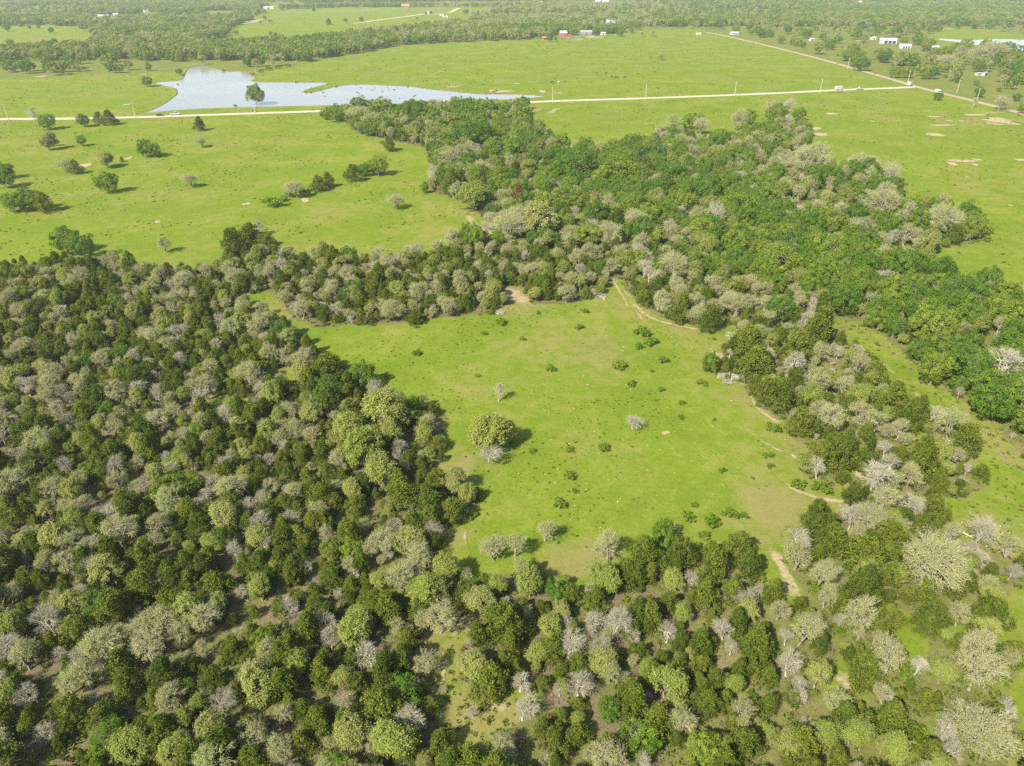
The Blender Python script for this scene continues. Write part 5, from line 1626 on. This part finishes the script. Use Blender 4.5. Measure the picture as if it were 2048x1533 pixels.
for px, py, c, g_, rz, lab in [(1102.5, 166.5, 'b', 1, .2, 'left black cow of the pair above the pond end'), (1107, 167.2, 'b', 1, 2.8, 'right black cow of the pair above the pond end'), (1118, 166.2, 'w', 1, .9, 'white cow right of the black pair'), (1128.5, 165, 'r', 0, .3, 'reddish cow right of the white one'),
                             (1205.5, 160, 'r', 0, 1.8, 'reddish cow left of the far herd'), (1212, 148.5, 'b', 0, .4, 'black cow highest in the far herd'), (1224, 155.5, 'b', 1, 2.0, 'leftmost black cow in the row of the far herd'), (1230, 157, 'b', 1, .2, 'second black cow in the row of the far herd'), (1236, 157, 'b', 0, 3.0, 'third black cow in the row of the far herd'), (1248.5, 156.5, 'b', 1, .1, 'rightmost black cow of the far herd'),
                             (748, 54, 'b', 0, .4, 'left black cow in the far field with the tanks'), (755, 55, 'b', 1, 2.6, 'middle black cow in the far field with the tanks'), (774, 54.5, 'b', 0, .1, 'right black cow in the far field with the tanks')]:
    x, y = G(px, py)
    o = bpy.data.objects.new('cow', COW[(c, g_)]); COL.objects.link(o)
    o.location = (x, y, -.1); o.rotation_euler = (0, 0, rz)
    tag(o, lab, 'cow', 'cattle grazing beyond the road')

# brush piles, fallen trunks, stock panels
def brush_pile(px, py, wpx, label, mat='grey', n=150, hf=.4):
    x, y = G(px, py)
    r = wpx * .5 * depth_at(px, py) / FPX
    e = empty('brush_pile', (x, y, gz(x, y)), random.uniform(0, 6))
    rg = np.random.default_rng(int(px))
    segs = []; logs = []
    for q in range(n):
        a = rg.random() * 6.28; rr = r * math.sqrt(rg.random()) * .8
        zc = r * hf * 2 * rg.random() * (1 - rr / r) + .1
        d = unit(rg, 1)[0]; d[2] = abs(d[2]) * .45; l = r * rg.uniform(.3, .75)
        c = np.array([rr * math.cos(a), rr * math.sin(a), zc])
        p0 = c - d * l * .5; p0[2] = max(p0[2], .02)
        segs.append([*p0, *(c + d * l * .5), rg.uniform(.02, .05), .012])
    for q in range(9):
        a = rg.random() * 6.28; l = r * rg.uniform(.8, 1.3)
        c = np.array([rg.normal(0, r * .25), rg.normal(0, r * .25), .18])
        d = np.array([math.cos(a), math.sin(a), rg.uniform(-.05, .2)])
        logs.append([*(c - d * l * .5), *(c + d * l * .5), .12, .07])
    V, F = tubes(segs, 3)
    o = bpy.data.objects.new('branches', to_mesh('branches', [(V, F, None, M[mat])])); COL.objects.link(o); o.parent = e
    o['kind'] = 'stuff'
    for l in logs:
        V, F = tubes([l], 7)
        o = bpy.data.objects.new('log', to_mesh('log', [(V, F, None, M[mat])])); COL.objects.link(o); o.parent = e
    tag(e, label, 'brush pile', 'heaps of dead branches')
brush_pile(1201, 594, 28, 'grey brush pile at the top edge of the clearing')
brush_pile(1289, 588, 20, 'darker brush pile right of the trail at the clearing top')
brush_pile(1000, 626, 28, 'grey brush pile beside bushes at the upper left of the clearing')
brush_pile(712, 626, 16, 'small brush pile under trees at the clearing top left', n=80)
brush_pile(1890, 660, 50, 'fallen dead tree heap in the green wood at right', n=180)
brush_pile(1900, 790 + 380, 30, 'brush heap in the grass at the lower right', n=90)
brush_pile(1456, 764, 30, 'grey branch litter under the stock panels', 'bark', n=60, hf=.08)
def fallen(px, py, lpx, ang, label):
    x, y = G(px, py)
    l = lpx * depth_at(px, py) / FPX
    e = empty('fallen_trunk', (x, y, gz(x, y)), ang)
    rg = np.random.default_rng(int(px) + 5)
    V, F = tubes([[-l / 2, 0, .22, 0, .1, .25, .2, .16], [0, .1, .25, l / 2, 0, .2, .16, .08]], 8)
    o = bpy.data.objects.new('trunk', to_mesh('trunk', [(V, F, None, M['grey'])])); COL.objects.link(o); o.parent = e
    for q in range(6):
        t = rg.uniform(-.1, .45) * l
        d = np.array([rg.uniform(.2, 1), rg.normal(0, .8), rg.uniform(.1, .8)]) * l * .22
        V, F = tubes([[t, .05, .25, t + d[0], d[1], .25 + d[2], .06, .02]], 5)
        o = bpy.data.objects.new('branch', to_mesh('branch', [(V, F, None, M['grey'])])); COL.objects.link(o); o.parent = e
    tag(e, label, 'fallen trunk', 'fallen dead trunks')
fallen(1748, 778, 34, 1.2, 'white fallen trunk left of the grassy track')
fallen(1795, 768, 30, .9, 'grey fallen trunk close to the grassy track')
fallen(1690, 1075, 46, -.7, 'thin fallen trunk by the pale oaks at lower right')
fallen(1848, 735, 34, .9, 'pale fallen trunk in the shade of the right green wood')
fallen(1925, 1068, 36, -.8, 'white fallen pole on the grass at the right')

def stock_panel(px, py, l, rz, label):
    x, y = G(px, py)
    e = empty('stock_panel', (x, y, gz(x, y)), rz)
    for q in (-.5, 0, .5):
        MB().tube((q * l, 0, -.3), (q * l, 0, 1.6), .06, .05, 6).build('post', M['wood'], e)
    for z in (.3, .6, .9, 1.2, 1.48):
        MB().box(-l / 2 - .1, l / 2 + .1, -.085, -.055, z - .05, z + .05).build('rail', M['wood'], e)
    tag(e, label, 'stock panel', 'stock panels by the trail')
stock_panel(1446, 757, 2.6, .1, 'left grey wooden stock panel beside the small green tree')
stock_panel(1476, 760, 2.6, -.25, 'right grey wooden stock panel near the trail')
x, y = G(1461, 766)
e = empty('white_post', (x, y, gz(x, y)))
MB().tube((0, 0, -.3), (0, 0, 2.3), .07, .06, 7).build('post', M['white'], e)
MB().tube((0, 0, 2.3), (0, 0, 2.42), .09, .05, 7).build('cap', M['tin'], e)
tag(e, 'pale upright post between the grey stock panels', 'post')
# ------------------------------------------------------------------ haze
def haze_box():
    m, nt, out = new_mat('haze_air')
    v = N(nt, 'ShaderNodeVolumePrincipled')
    v.inputs['Color'].default_value = (.92, .96, .90, 1)
    v.inputs['Density'].default_value = 0.00012
    v.inputs['Anisotropy'].default_value = 0.25
    nt.links.new(v.outputs[0], out.inputs['Volume'])
    mb = MB().box(gx.min() - 60, gx.max() + 60, gy.min() - 60, gy.max() + 60, -1.6, 86)
    o = mb.build('haze', m)
    tag(o, 'pale spring haze in the far air', None, None, 'stuff')
haze_box()
